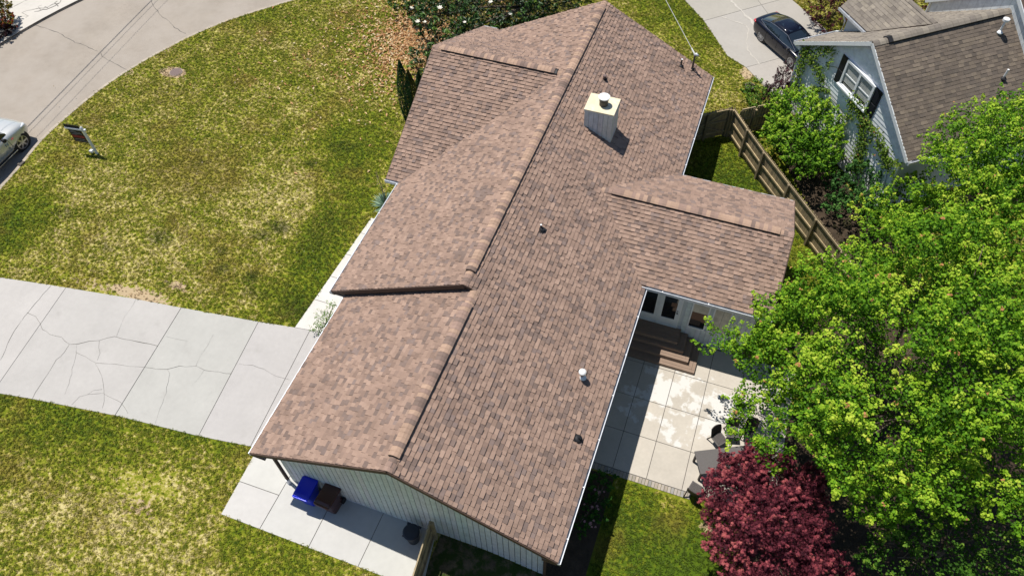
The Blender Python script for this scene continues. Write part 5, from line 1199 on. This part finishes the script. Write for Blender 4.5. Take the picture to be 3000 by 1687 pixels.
for sgn in (1, -1):
    MB().tube([T((-2.24, sgn * .60, .82)), T((-2.16, sgn * .74, .83)), T((-2.0, sgn * .84, .84))], [.05, .085, .03], 10).build('tail_lamp', 'lamp_red', sed, smooth=True)
    MB().tube([T((2.20, sgn * .56, .60)), T((2.08, sgn * .68, .62)), T((1.85, sgn * .78, .68))], [.05, .07, .03], 10).build('headlight', 'lamp_clear', sed, smooth=True)
    MB().tube([T((.98, sgn * .86, .95)), T((.95, sgn * 1.0, .99))], [.05, .085], 10).build('mirror', 'car_paint_dark', sed, smooth=True)
    for xx in (-.55, .45): MB().bar(T((xx, sgn * .885, .74)), T((xx + .2, sgn * .89, .74)), .03, .025).build('door_handle', 'car_paint_dark', sed)
    for xx in (-.95, .02, 1.02): MB().bar(T((xx, sgn * .893, .28)), T((xx, sgn * .872, .88)), .012, .01).build('door_seam', 'black_rubber', sed)
MB().add([T(p) for p in ((-.55, -.36, 1.425), (.25, -.38, 1.425), (.25, .38, 1.425), (-.55, .36, 1.425))], [(0, 1, 2, 3)]).build('sunroof', 'glass_car', sed)
# silver suv at the left edge
suv, T = vehicle('suv', 'silver white suv parked at the kerb with blue lettering on its door', 'car', (-28.0, 9.90), (-.03, 1),
    [(-2.3, .78, .45, 1.0, 1.08), (-2.15, .88, .38, 1.05, 1.12), (-1.2, .92, .33, 1.05, 1.12), (0, .93, .32, 1.04, 1.12), (.85, .93, .33, 1.02, 1.13), (1.15, .92, .35, 1.0, 1.14), (1.75, .90, .38, .96, 1.09), (2.08, .82, .42, .86, .96), (2.25, .64, .46, .72, .78)],
    [(-2.1, .74, 1.1, .66, 1.16), (-1.9, .76, 1.08, .66, 1.68), (-1.0, .80, 1.07, .68, 1.75), (0, .80, 1.07, .68, 1.75), (.45, .79, 1.07, .66, 1.69), (1.12, .78, 1.08, .72, 1.13)], 'car_paint_silver', (-1.28, 1.46), .41, .85, loc_z=-.09, sc=1.16)
for sgn in (1, -1):
    MB().tube([T((2.16, sgn * .60, .80)), T((2.05, sgn * .74, .83)), T((1.85, sgn * .85, .90))], [.07, .10, .04], 10).build('headlight', 'lamp_clear', suv, smooth=True)
    MB().tube([T((.75, sgn * .90, 1.10)), T((.72, sgn * 1.08, 1.14))], [.07, .11], 10).build('mirror', 'black_rubber', suv, smooth=True)
    MB().bar(T((-1.0, sgn * 1.0, .38)), T((.95, sgn * 1.0, .38)), .16, .04).build('running_board', 'black_rubber', suv); MB().bar(T((-1.0, sgn * 1.09, .41)), T((.98, sgn * 1.09, .41)), .015, .02).build('board_trim', 'rim', suv)
    MB().bar(T((1.02, sgn * .935, .42)), T((.92, sgn * .90, 1.02)), .014, .012).build('door_seam', 'black_rubber', suv)
    MB().bar(T((1.10, sgn * .928, .84)), T((1.22, sgn * .925, .85)), .03, .012).build('side_marker', 'lamp_red', suv)
def text(s_, size, T_, origin, xdir, ydir, material, parent, name='lettering', ext=.004):
    cu_ = bpy.data.curves.new('lettering', 'FONT'); cu_.body = s_; cu_.size = size; cu_.extrude = ext; cu_.align_x = 'RIGHT'
    o_t = bpy.data.objects.new('tmp', cu_); scene.collection.objects.link(o_t); bpy.context.view_layer.update()
    me = bpy.data.meshes.new_from_object(o_t); bpy.data.objects.remove(o_t)
    x_ = Vector(xdir).normalized(); y_ = Vector(ydir).normalized(); n_ = x_.cross(y_)
    me.transform(Matrix(((x_.x, y_.x, n_.x, origin[0]), (x_.y, y_.y, n_.y, origin[1]), (x_.z, y_.z, n_.z, origin[2]), (0, 0, 0, 1))))
    me.materials.clear(); me.materials.append(MAT[material]); o2 = bpy.data.objects.new(name, me); scene.collection.objects.link(o2); o2.parent = parent; o2.matrix_parent_inverse = Matrix.Translation(-Vector(parent.location)); return o2
# right side of the suv faces +x (toward the lawn); the text reads from rear to front
text('N', .24, T, T((.86, -.945, .74)), (-.03, 1, 0), (-.02, 0, 1), 'text_blue', suv); text('ng', .13, T, T((.86, -.945, .60)), (-.03, 1, 0), (-.02, 0, 1), 'text_blue', suv)

# ------------------------------------------------------------------ carts and can
def cart(label, c_, ang, m_, w=.60, d=.78, hgt=1.02):
    t_ = thing('wheeled_cart', label, 'trash cart', (c_[0], c_[1], .03), 'wheeled carts at the gable wall'); R2 = Matrix.Translation((c_[0], c_[1], .03)) @ Matrix.Rotation(ang, 4, 'Z')
    def fr_(w0, d0, z, sh=0, r=.08):
        pts = []
        for (sx, sy, a0) in ((1, 1, 0), (-1, 1, 90), (-1, -1, 180), (1, -1, 270)):
            for k in range(4): a = math.radians(a0 + k * 30); pts.append(R2 @ Vector((sx * (w0 / 2 - r) + r * math.cos(a), sy * (d0 / 2 - r) + r * math.sin(a) + sh, z)))
        return pts
    def loft(rings, nm, mat_, par):
        n = len(rings[0]); mb = MB(); mb.add([q for r in rings for q in r], [(i * n + k, i * n + (k + 1) % n, (i + 1) * n + (k + 1) % n, (i + 1) * n + k) for i in range(len(rings) - 1) for k in range(n)] + [tuple(range(n - 1, -1, -1)), tuple((len(rings) - 1) * n + k for k in range(n))]); return mb.build(nm, mat_, par, smooth=False, bevel=.006)
    loft([fr_(w * .74, d * .62, .02, -.0), fr_(w * .80, d * .70, .5), fr_(w * .93, d * .90, hgt - .1), fr_(w * .96, d * .93, hgt - .02)], 'body', m_, t_)
    loft([fr_(w * 1.0, d * .98, hgt - .02, -.01), fr_(w * 1.02, d * 1.0, hgt + .02, -.01), fr_(w * .96, d * .93, hgt + .06, -.01), fr_(w * .80, d * .72, hgt + .075, 0)], 'lid', m_, t_)
    for sx in (1, -1): MB().tube([R2 @ Vector((sx * w * .36, d * .36, .13)), R2 @ Vector((sx * w * .46, d * .36, .13))], .13, 16).build('wheel', 'black_rubber', t_)
    MB().tube([R2 @ Vector((-w * .40, d * .46, hgt - .02)), R2 @ Vector((-w * .40, d * .55, hgt + .01)), R2 @ Vector((w * .40, d * .55, hgt + .01)), R2 @ Vector((w * .40, d * .46, hgt - .02))], .018, 8).build('handle', m_, t_)
    MB().tube([R2 @ Vector((-w * .48, -d * .49, hgt + .01)), R2 @ Vector((-w * .40, -d * .535, hgt + .01)), R2 @ Vector((w * .40, -d * .535, hgt + .01)), R2 @ Vector((w * .48, -d * .49, hgt + .01))], .028, 8).build('lid_lip', m_, t_, smooth=True)
    return t_
def mid4(L_, z): p = np.mean([W(*q, z) for q in L_], axis=0); return p
bl = [(886, 1387), (940, 1401.5), (905, 1473), (851, 1451)]; bb = [(953, 1407), (1004.7, 1425), (969, 1497), (914.4, 1470)]
pb_, pbb = mid4(bl, 1.07), mid4(bb, 1.07)
v = np.array(W(*bl[0], 1.07)) - np.array(W(*bl[3], 1.07)); angb = math.atan2(v[1], v[0]) - math.pi / 2
v = np.array(W(*bb[0], 1.07)) - np.array(W(*bb[3], 1.07)); anr = math.atan2(v[1], v[0]) - math.pi / 2
cart('blue wheeled recycling cart, leftmost by the gable wall', (pb_[0], pb_[1]), angb, 'bin_blue', w=.62, d=.80); cart('dark brown wheeled trash cart beside the blue one', (pbb[0], pbb[1]), anr, 'bin_brown', w=.64, d=.82)
cp = W(1204, 1556, .8); cn = thing('trash_can', 'round black trash can with lid beside the wooden fence', 'trash can', (cp[0], cp[1], .03))
MB().tube([(cp[0], cp[1], .03), (cp[0], cp[1], .72)], [.205, .265], 24).build('body', 'can_black', cn, smooth=False)
MB().tube([(cp[0], cp[1], .70), (cp[0], cp[1], .755), (cp[0], cp[1], .79), (cp[0], cp[1], .80)], [.29, .295, .24, .05], 24).build('lid', 'can_black', cn)
for s in (1, -1): MB().box(cp[0] - .06 + s * .2, cp[1] + .20 - (0 if s > 0 else 0), .70, cp[0] + .06 + s * .2, cp[1] + .29, .74).build('handle', 'can_black', cn)
MB().box(cp[0] - .30, cp[1] - .17, .45, cp[0] - .22, cp[1] - .03, .52).build('handle', 'can_black', cn)

# ------------------------------------------------------------------ patio table and chairs
tz = YZ + .80
tA, tB, tC = [Vector(W(*q, tz)) for q in ((2034, 1321), (2055, 1388), (2190, 1303))]
lx = (tC - tA); lx.z = 0; L1 = lx.length; lx.normalize(); ly = Vector((lx.y, -lx.x, 0)); Wt = abs((tB - tA).dot(ly))
tab = thing('patio_table', 'grey woven rectangular patio table tucked under the red maple', 'table', (tA.x + lx.x, tA.y + lx.y, YZ + .03))
def TM(o_, x_, y_): return Matrix(((x_.x, y_.x, 0, o_[0]), (x_.y, y_.y, 0, o_[1]), (0, 0, 1, o_[2]), (0, 0, 0, 1)))
Mt = TM((tA.x, tA.y, 0), lx, ly)
MB().box(0, 0, tz - .05, 2.05, Wt, tz, M=Mt).build('tabletop', 'wicker', tab, bevel=.01)
MB().box(.04, .04, tz - .14, 2.01, Wt - .04, tz - .052, M=Mt).build('apron', 'wicker_dark', tab)
for (a, b_) in ((.05, .05), (1.93, .05), (.05, Wt - .12), (1.93, Wt - .12)): MB().box(a, b_, YZ + .032, a + .07, b_ + .07, tz - .05, M=Mt).build('leg', 'wicker_dark', tab)
def chair(label, pc, pdir):
    sz = YZ + .45; c_ = Vector(W(*pc, sz)); f_ = Vector(W(pc[0] + pdir[0], pc[1] + pdir[1], sz)) - c_; f_.z = 0; f_.normalize(); x_ = Vector((f_.y, -f_.x, 0)); Mx = TM((c_.x, c_.y, 0), x_, f_)
    t_ = thing('patio_chair', label, 'chair', (c_.x, c_.y, YZ + .03), 'woven patio chairs around the table')
    MB().box(-.23, -.22, sz - .05, .23, .24, sz, M=Mx).build('seat', 'wicker', t_, bevel=.01)
    rg = MB()
    for k in range(1, 6):
        r_ = .2 * k / 5.5
        for (a, b_, c2, d2) in ((-r_, -r_, r_, -r_ + .012), (-r_, r_ - .012, r_, r_), (-r_, -r_, -r_ + .012, r_), (r_ - .012, -r_, r_, r_)): rg.box(a, b_ + .01, sz - .001, c2, d2 + .01, sz + .006, M=Mx)
    rg.build('weave', 'wicker_dark', t_)
    bk = MB(); vs_ = []; n_ = 7
    for i in range(n_):
        u = -1 + 2 * i / (n_ - 1)
        for (z_, y_, wd) in ((sz - .04, -.22, .23), (sz + .22, -.27, .235), (sz + .46 - .03 * u * u, -.34 + .0, .22)): vs_ += [(u * wd, y_ + .05 * u * u, z_)]
    V1 = [Mx @ Vector(p) for p in vs_]; V2 = [Mx @ (Vector(p) + Vector((0, -.03, .0))) for p in vs_]; fs_ = []
    for i in range(n_ - 1):
        for j in range(2): a = i * 3 + j; fs_ += [(a, a + 3, a + 4, a + 1), (a + 1 + 21, a + 4 + 21, a + 3 + 21, a + 21)]
        fs_ += [(i * 3 + 2, i * 3 + 5, i * 3 + 26, i * 3 + 23)]
    fs_ += [(0, 1, 22, 21), (1, 2, 23, 22), (19, 18, 39, 40), (20, 19, 40, 41)]
    bk.add(V1 + V2, fs_).build('backrest', 'wicker_dark', t_)
    for sx in (1, -1):
        MB().bar(Mx @ Vector((sx * .21, .22, sz - .04)), Mx @ Vector((sx * .22, .25, YZ + .035)), .04, .04).build('leg', 'wicker_dark', t_)
        MB().bar(Mx @ Vector((sx * .21, -.2, sz - .04)), Mx @ Vector((sx * .22, -.33, YZ + .035)), .04, .04).build('leg', 'wicker_dark', t_)
    return t_
chair('dark woven chair with round back, nearest the steps', (2107, 1284), (20, 26)); chair('dark woven chair beside the first, half under green leaves', (2146, 1264), (3, 30)); chair('woven chair behind the others, mostly under the maple leaves', (2196, 1262), (-8, 30)); chair('woven chair at the brick edge, half under the red maple', (2037, 1432), (16, -26))

# ------------------------------------------------------------------ yard sign
sb_ = Vector(W(286, 452, 0)); 
hs = 1.72
best = min([(abs(Pj((sb_.x, sb_.y, z))[1] - 376), z) for z in np.arange(1, 2.6, .01)]); hs = best[1]
sg = thing('yard_sign', 'white hanging post with black and red realtor panel on the lawn', 'sign', tuple(sb_))
MB().box(sb_.x - .05, sb_.y - .05, -.05, sb_.x + .05, sb_.y + .05, hs).build('post', 'trim_white', sg, bevel=.006)
tp_ = Vector(Pj((sb_.x, sb_.y, hs - .10)) + (0,)); e1 = Vector(W(tp_.x - 51, tp_.y - 7, hs - .10)); ad_ = (e1 - Vector((sb_.x, sb_.y, hs - .10))); ad_.z = 0; al = ad_.length; ad_.normalize(); al = min(al, 1.0)
P0_ = Vector((sb_.x, sb_.y, hs - .10))
MB().bar(P0_ - ad_ * .18, P0_ + ad_ * al, .09, .09).build('arm', 'trim_white', sg, bevel=.006); MB().tube([(sb_.x, sb_.y, hs), (sb_.x, sb_.y, hs + .05), (sb_.x, sb_.y, hs + .11)], [.07, .06, .02], 8).build('finial', 'trim_white', sg)
pnr = Vector((ad_.y, -ad_.x, 0))
def panel(u0, u1, z0, z1, m_, nm, th=.012, off=0.0, par=sg):
    a = P0_ + ad_ * u0; b_ = P0_ + ad_ * u1; mb = MB(); o1 = pnr * (off - th / 2); o2 = pnr * (off + th / 2)
    v_ = [Vector((q.x, q.y, 0)) + o + Vector((0, 0, z)) for o in (o1, o2) for q, z in ((a, z0), (b_, z0), (b_, z1), (a, z1))]
    return mb.add(v_, [(3, 2, 1, 0), (4, 5, 6, 7), (0, 1, 5, 4), (1, 2, 6, 5), (2, 3, 7, 6), (3, 0, 4, 7)]).build(nm, m_, par)
zt_ = hs - .19; pan = panel(.12, al - .10, zt_ - .80, zt_, 'sign_black', 'panel'); panel(.12, al, hs - .05, hs + .13, 'sign_black', 'rider')
panel(.13, al - .11, zt_ - .50, zt_ - .33, 'sign_red', 'red_band', th=.02, par=pan)
pw = al - .22
for (z_, f0, f1, m_) in ((.08, .15, .55, 'sign_text'), (.15, .05, .80, 'sign_text'), (.22, .3, .9, 'sign_text'), (.28, .1, .5, 'sign_text'), (.38, .15, .85, 'sign_text_red'), (.45, .1, .9, 'sign_text_red'), (.58, .12, .88, 'sign_text'), (.70, .05, .95, 'sign_text')):
    u = .12 + pw * (1 - f1)
    while u < .12 + pw * (1 - f0): wd = random.uniform(.03, .07); panel(u, min(u + wd, .12 + pw * (1 - f0)), zt_ - z_ - .018, zt_ - z_ + .008, m_, 'text_mark', th=.026, par=pan); u += wd + .018
q = sb_ + ad_ * .22; MB().box(q.x - .12, q.y - .08, .10, q.x + .03, q.y + .08, .22).build('flyer_box', 'gutter_metal', sg)

# ------------------------------------------------------------------ small things
mh = W(516, 213, 0); mo = thing('manhole_cover', 'rusty round manhole cover in the front lawn', 'manhole cover', (mh[0], mh[1], 0))
MB().tube([(mh[0], mh[1], -.02), (mh[0], mh[1], .035)], .36, 28).build('ring', 'kerb', mo); MB().tube([(mh[0], mh[1], 0), (mh[0], mh[1], .05)], .33, 28).build('lid', 'iron', mo)
pp = W(2192, 268, 0); po = thing('planter_pot', 'small dark round pot with dry stems by the green shrub', 'pot', (pp[0], pp[1], 0)); MB().tube([(pp[0], pp[1], 0), (pp[0], pp[1], .38)], [.2, .27], 16).build('pot', 'brown_gray', po); MB().tube([(pp[0], pp[1], .36), (pp[0], pp[1], .40)], [.24, .2], 14).build('soil', 'soil', po)
cm = W(61, 480, 0); cmo = MB().box(-.12, -.16, -.05, .12, .16, .09, M=Matrix.Translation((cm[0] + .06, cm[1], 0))).build('kerb_marker', 'brown_gray', bevel=.02); tag(cmo, 'small dark block sitting on the kerb near the suv', 'marker')
# overhead cables and poles beyond the frame
sA = Vector(W(450, 0, 0)); sB = Vector(W(85, 372, 0)); dd = (sA - sB).normalized(); side = Vector((dd.y, -dd.x, 0))
sh9 = Vector((-SUN.x / -SUN.z, -SUN.y / -SUN.z, 1)) * 9.5
for off, r, lab in ((0, .028, 'thick overhead cable crossing above the street, leftmost of three'), (.35, .012, 'thin overhead cable, middle one of three above the street'), (.95, .010, 'thin overhead cable, rightmost of three above the street')):
    a = sB + sh9 - dd * 38 + side * off; b_ = sA + sh9 + dd * 30 + side * off
    w__ = MB().tube([a.lerp(b_, t) + Vector((0, 0, -1.2 * (1 - (2 * t - 1) ** 2) + .6)) for t in np.linspace(0, 1, 14)], r, 6).build('overhead_cable', 'wire_dark'); tag(w__, lab, 'cable', 'overhead cables over the street')
cab = thing('service_cable', 'pale twisted service cable running from the roof mast toward the street', 'cable', tuple(mp + Vector((0, 0, .85))))
s0 = mp + Vector((-.03, .03, .86)); far = np.array(s0) + (np.array(W(1950, 0, 4.6)) - np.array(s0)) * 4.0; s1_ = Vector((far[0], far[1], 9.0))
s1_ = Vector(W(1950, 0, 5.2)); dv = s1_ - s0; s1_ = s0 + dv * 3.2
MB().tube([s0.lerp(s1_, t) + Vector((0, 0, -.5 * (1 - (2 * t - 1) ** 2) * 1)) * 0 + s0 * 0 for t in np.linspace(0, 1, 8)], .012, 6).build('wire', 'wire', cab)
MB().tube([s0, s0 + (s1_ - s0).normalized() * .35], .035, 6).build('clamp', 'wire', cab)

# fallen leaves under and beside the magnolia
n_ = 4200; cx_, cy_ = W2(1215, 115); ps = []
while len(ps) < n_:
    k = random.random()
    if k < .55: p = W2(random.gauss(1215, 55), random.gauss(120, 45))
    elif k < .8: p = W2(random.gauss(1170, 90), random.gauss(150, 80))
    elif k < .92: p = W2(random.uniform(1100, 1500), random.uniform(0, 240))
    else: p = W2(random.gauss(1000, 170), random.gauss(170, 110))
    if not inpoly(np.array(p[0]), np.array(p[1]), road_poly): ps.append((p[0], p[1], random.uniform(.03, .07)))
ps = np.array(ps); lt = leaf_mesh('fallen_leaves', ps, np.tile([[0, 0, 1.]], (n_, 1)) + RNG.normal(0, .35, (n_, 3)), RNG.uniform(.14, .26, n_), lerp_cols(RNG.normal(.6, .25, n_), [(0, (.18, .07, .03)), (.4, (.50, .26, .11)), (.75, (.72, .50, .27)), (1, (.82, .68, .46))]), 'leaf', None, aspect=.45, fold=.5)
tag(lt, 'tan and orange fallen magnolia leaves scattered on the grass', 'leaves', kind='stuff')
n_ = 260; ps = []
for _ in range(n_): p = W2(random.uniform(150, 950), random.uniform(250, 800)); ps.append((p[0], p[1], .05))
ps = np.array(ps); lt = leaf_mesh('blown_leaves', ps, np.tile([[0, 0, 1.]], (n_, 1)) + RNG.normal(0, .5, (n_, 3)), RNG.uniform(.05, .11, n_), lerp_cols(RNG.normal(.6, .2, n_), [(0, (.2, .1, .04)), (1, (.7, .6, .45))]), 'leaf', None, aspect=.5)
tag(lt, 'few small dry leaves blown over the open front lawn', 'leaves', kind='stuff')
lit = MB().prism([W2(1180, 70), W2(1215, 130), W2(1262, 200), W2(1300, 250), W2(1500, 200), W2(1680, 40), W2(1660, -60), W2(1400, -120), W2(1230, -60)], -.05, .012).build('leaf_litter', 'soil', kind='structure')

# ------------------------------------------------------------------ grass tufts (instances on points)
frame = [W2(-450, -120), W2(3300, -120), W2(3400, 2150), W2(-450, 2150)]
fx = [p[0] for p in frame]; fy = [p[1] for p in frame]; dens = 170
xx = []; N_ = int((max(fx) - min(fx)) * (max(fy) - min(fy)) * dens)
px_ = RNG.uniform(min(fx), max(fx), N_); py_ = RNG.uniform(min(fy), max(fy), N_)
kp = inpoly(px_, py_, frame) & (py_ < 44)
rw = near_kerb + offset(near_kerb, 8.4)[::-1]; ko = offset(near_kerb, -.17) + offset(near_kerb, 8.6)[::-1]
for pol in (ko, driveway, walkway, pad, patio, ndrive, house_fp, adp, [(.9, -3), (4.66, -3), (4.66, .46), (.75, .46)], [(4.6, 4.62), (8.95, 4.62), (8.95, 5.1), (4.6, 5.1)], under, under2, [(4.6, -3.5), (6.1, -3.5), (6.15, 4.7), (4.6, 4.72)], [nb(.4, .5, 0)[:2], nb(8.5, .5, 0)[:2], nb(8.5, 13, 0)[:2], nb(.4, 13, 0)[:2]]):
    kp &= ~inpoly(px_, py_, pol)
def bl_(x, y, px, py, rx, ry): c_ = W2(px, py); return ((x - c_[0]) / rx) ** 2 + ((y - c_[1]) / ry) ** 2
thin = np.zeros(N_)
for (a, b_, rx, ry) in ((300, 842, 4.0, .35), (430, 862, 2.2, .4), (420, 1420, 2.0, .7), (516, 213, .6, .5), (1240, 190, 3, 2), (2190, 215, .5, .7)): thin = np.maximum(thin, np.clip(1.1 - bl_(px_, py_, a, b_, rx, ry), 0, .8))
kp &= RNG.random(N_) > thin
px_, py_ = px_[kp], py_[kp]; pz_ = H(px_, py_)
gm = bpy.data.meshes.new('grass'); gm.vertices.add(len(px_)); gm.vertices.foreach_set('co', np.stack([px_, py_, pz_], 1).astype(np.float32).ravel()); gm.update()
gob = bpy.data.objects.new('grass', gm); scene.collection.objects.link(gob); tag(gob, 'short patchy green and straw lawn grass around the houses', 'grass', kind='stuff')
tf = []
for v_ in range(3):
    mb = MB(); rr_ = random.Random(v_)
    for k in range(13):
        a = rr_.uniform(0, 6.28); r0 = rr_.uniform(0, .05); L_ = rr_.uniform(.045, .085); le = rr_.uniform(.3, 1.2); w0 = rr_.uniform(.007, .013); bx, by = r0 * math.cos(a * 1.7), r0 * math.sin(a * 1.7); dx_, dy_ = math.cos(a), math.sin(a)
        mx_ = L_ * le * .5; mb.add([(bx - dy_ * w0, by + dx_ * w0, 0), (bx + dy_ * w0, by - dx_ * w0, 0), (bx + dx_ * mx_ * .5 - dy_ * w0 * -.7, by + dy_ * mx_ * .5 - dx_ * w0 * .7, L_ * .6), (bx + dx_ * mx_ * .5 - dy_ * w0 * .7, by + dy_ * mx_ * .5 + dx_ * w0 * .7, L_ * .6), (bx + dx_ * mx_ * 1.6, by + dy_ * mx_ * 1.6, L_ * .8)], [(0, 1, 2, 3), (3, 2, 4)])
    tf.append(mb)
all_ = MB()
tu = tf[0].build('grass_tuft', 'grass_blade'); tu.hide_render = True; tu.hide_viewport = True
ng = bpy.data.node_groups.new('grass', 'GeometryNodeTree'); ng.interface.new_socket('Geometry', in_out='INPUT', socket_type='NodeSocketGeometry'); ng.interface.new_socket('Geometry', in_out='OUTPUT', socket_type='NodeSocketGeometry')
gi = ng.nodes.new('NodeGroupInput'); gout = ng.nodes.new('NodeGroupOutput'); iop = ng.nodes.new('GeometryNodeInstanceOnPoints'); m2p = ng.nodes.new('GeometryNodeMeshToPoints')
ob = ng.nodes.new('GeometryNodeObjectInfo'); ob.inputs['Object'].default_value = tu; ob.inputs['As Instance'].default_value = True
rv = ng.nodes.new('FunctionNodeRandomValue'); rv.data_type = 'FLOAT_VECTOR'; rv.inputs['Min'].default_value = (-.25, -.25, 0); rv.inputs['Max'].default_value = (.25, .25, 6.28)
rs = ng.nodes.new('FunctionNodeRandomValue'); rs.data_type = 'FLOAT'; rs.inputs[2].default_value = .5; rs.inputs[3].default_value = 1.15; rs.inputs['Seed'].default_value = 3
ng.links.new(gi.outputs[0], m2p.inputs['Mesh']); ng.links.new(m2p.outputs[0], iop.inputs['Points']); ng.links.new(ob.outputs['Geometry'], iop.inputs['Instance'])
ng.links.new(rv.outputs[0], iop.inputs['Rotation']); ng.links.new(rs.outputs[1], iop.inputs['Scale']); ng.links.new(iop.outputs[0], gout.inputs[0])
md = gob.modifiers.new('grass', 'NODES'); md.node_group = ng
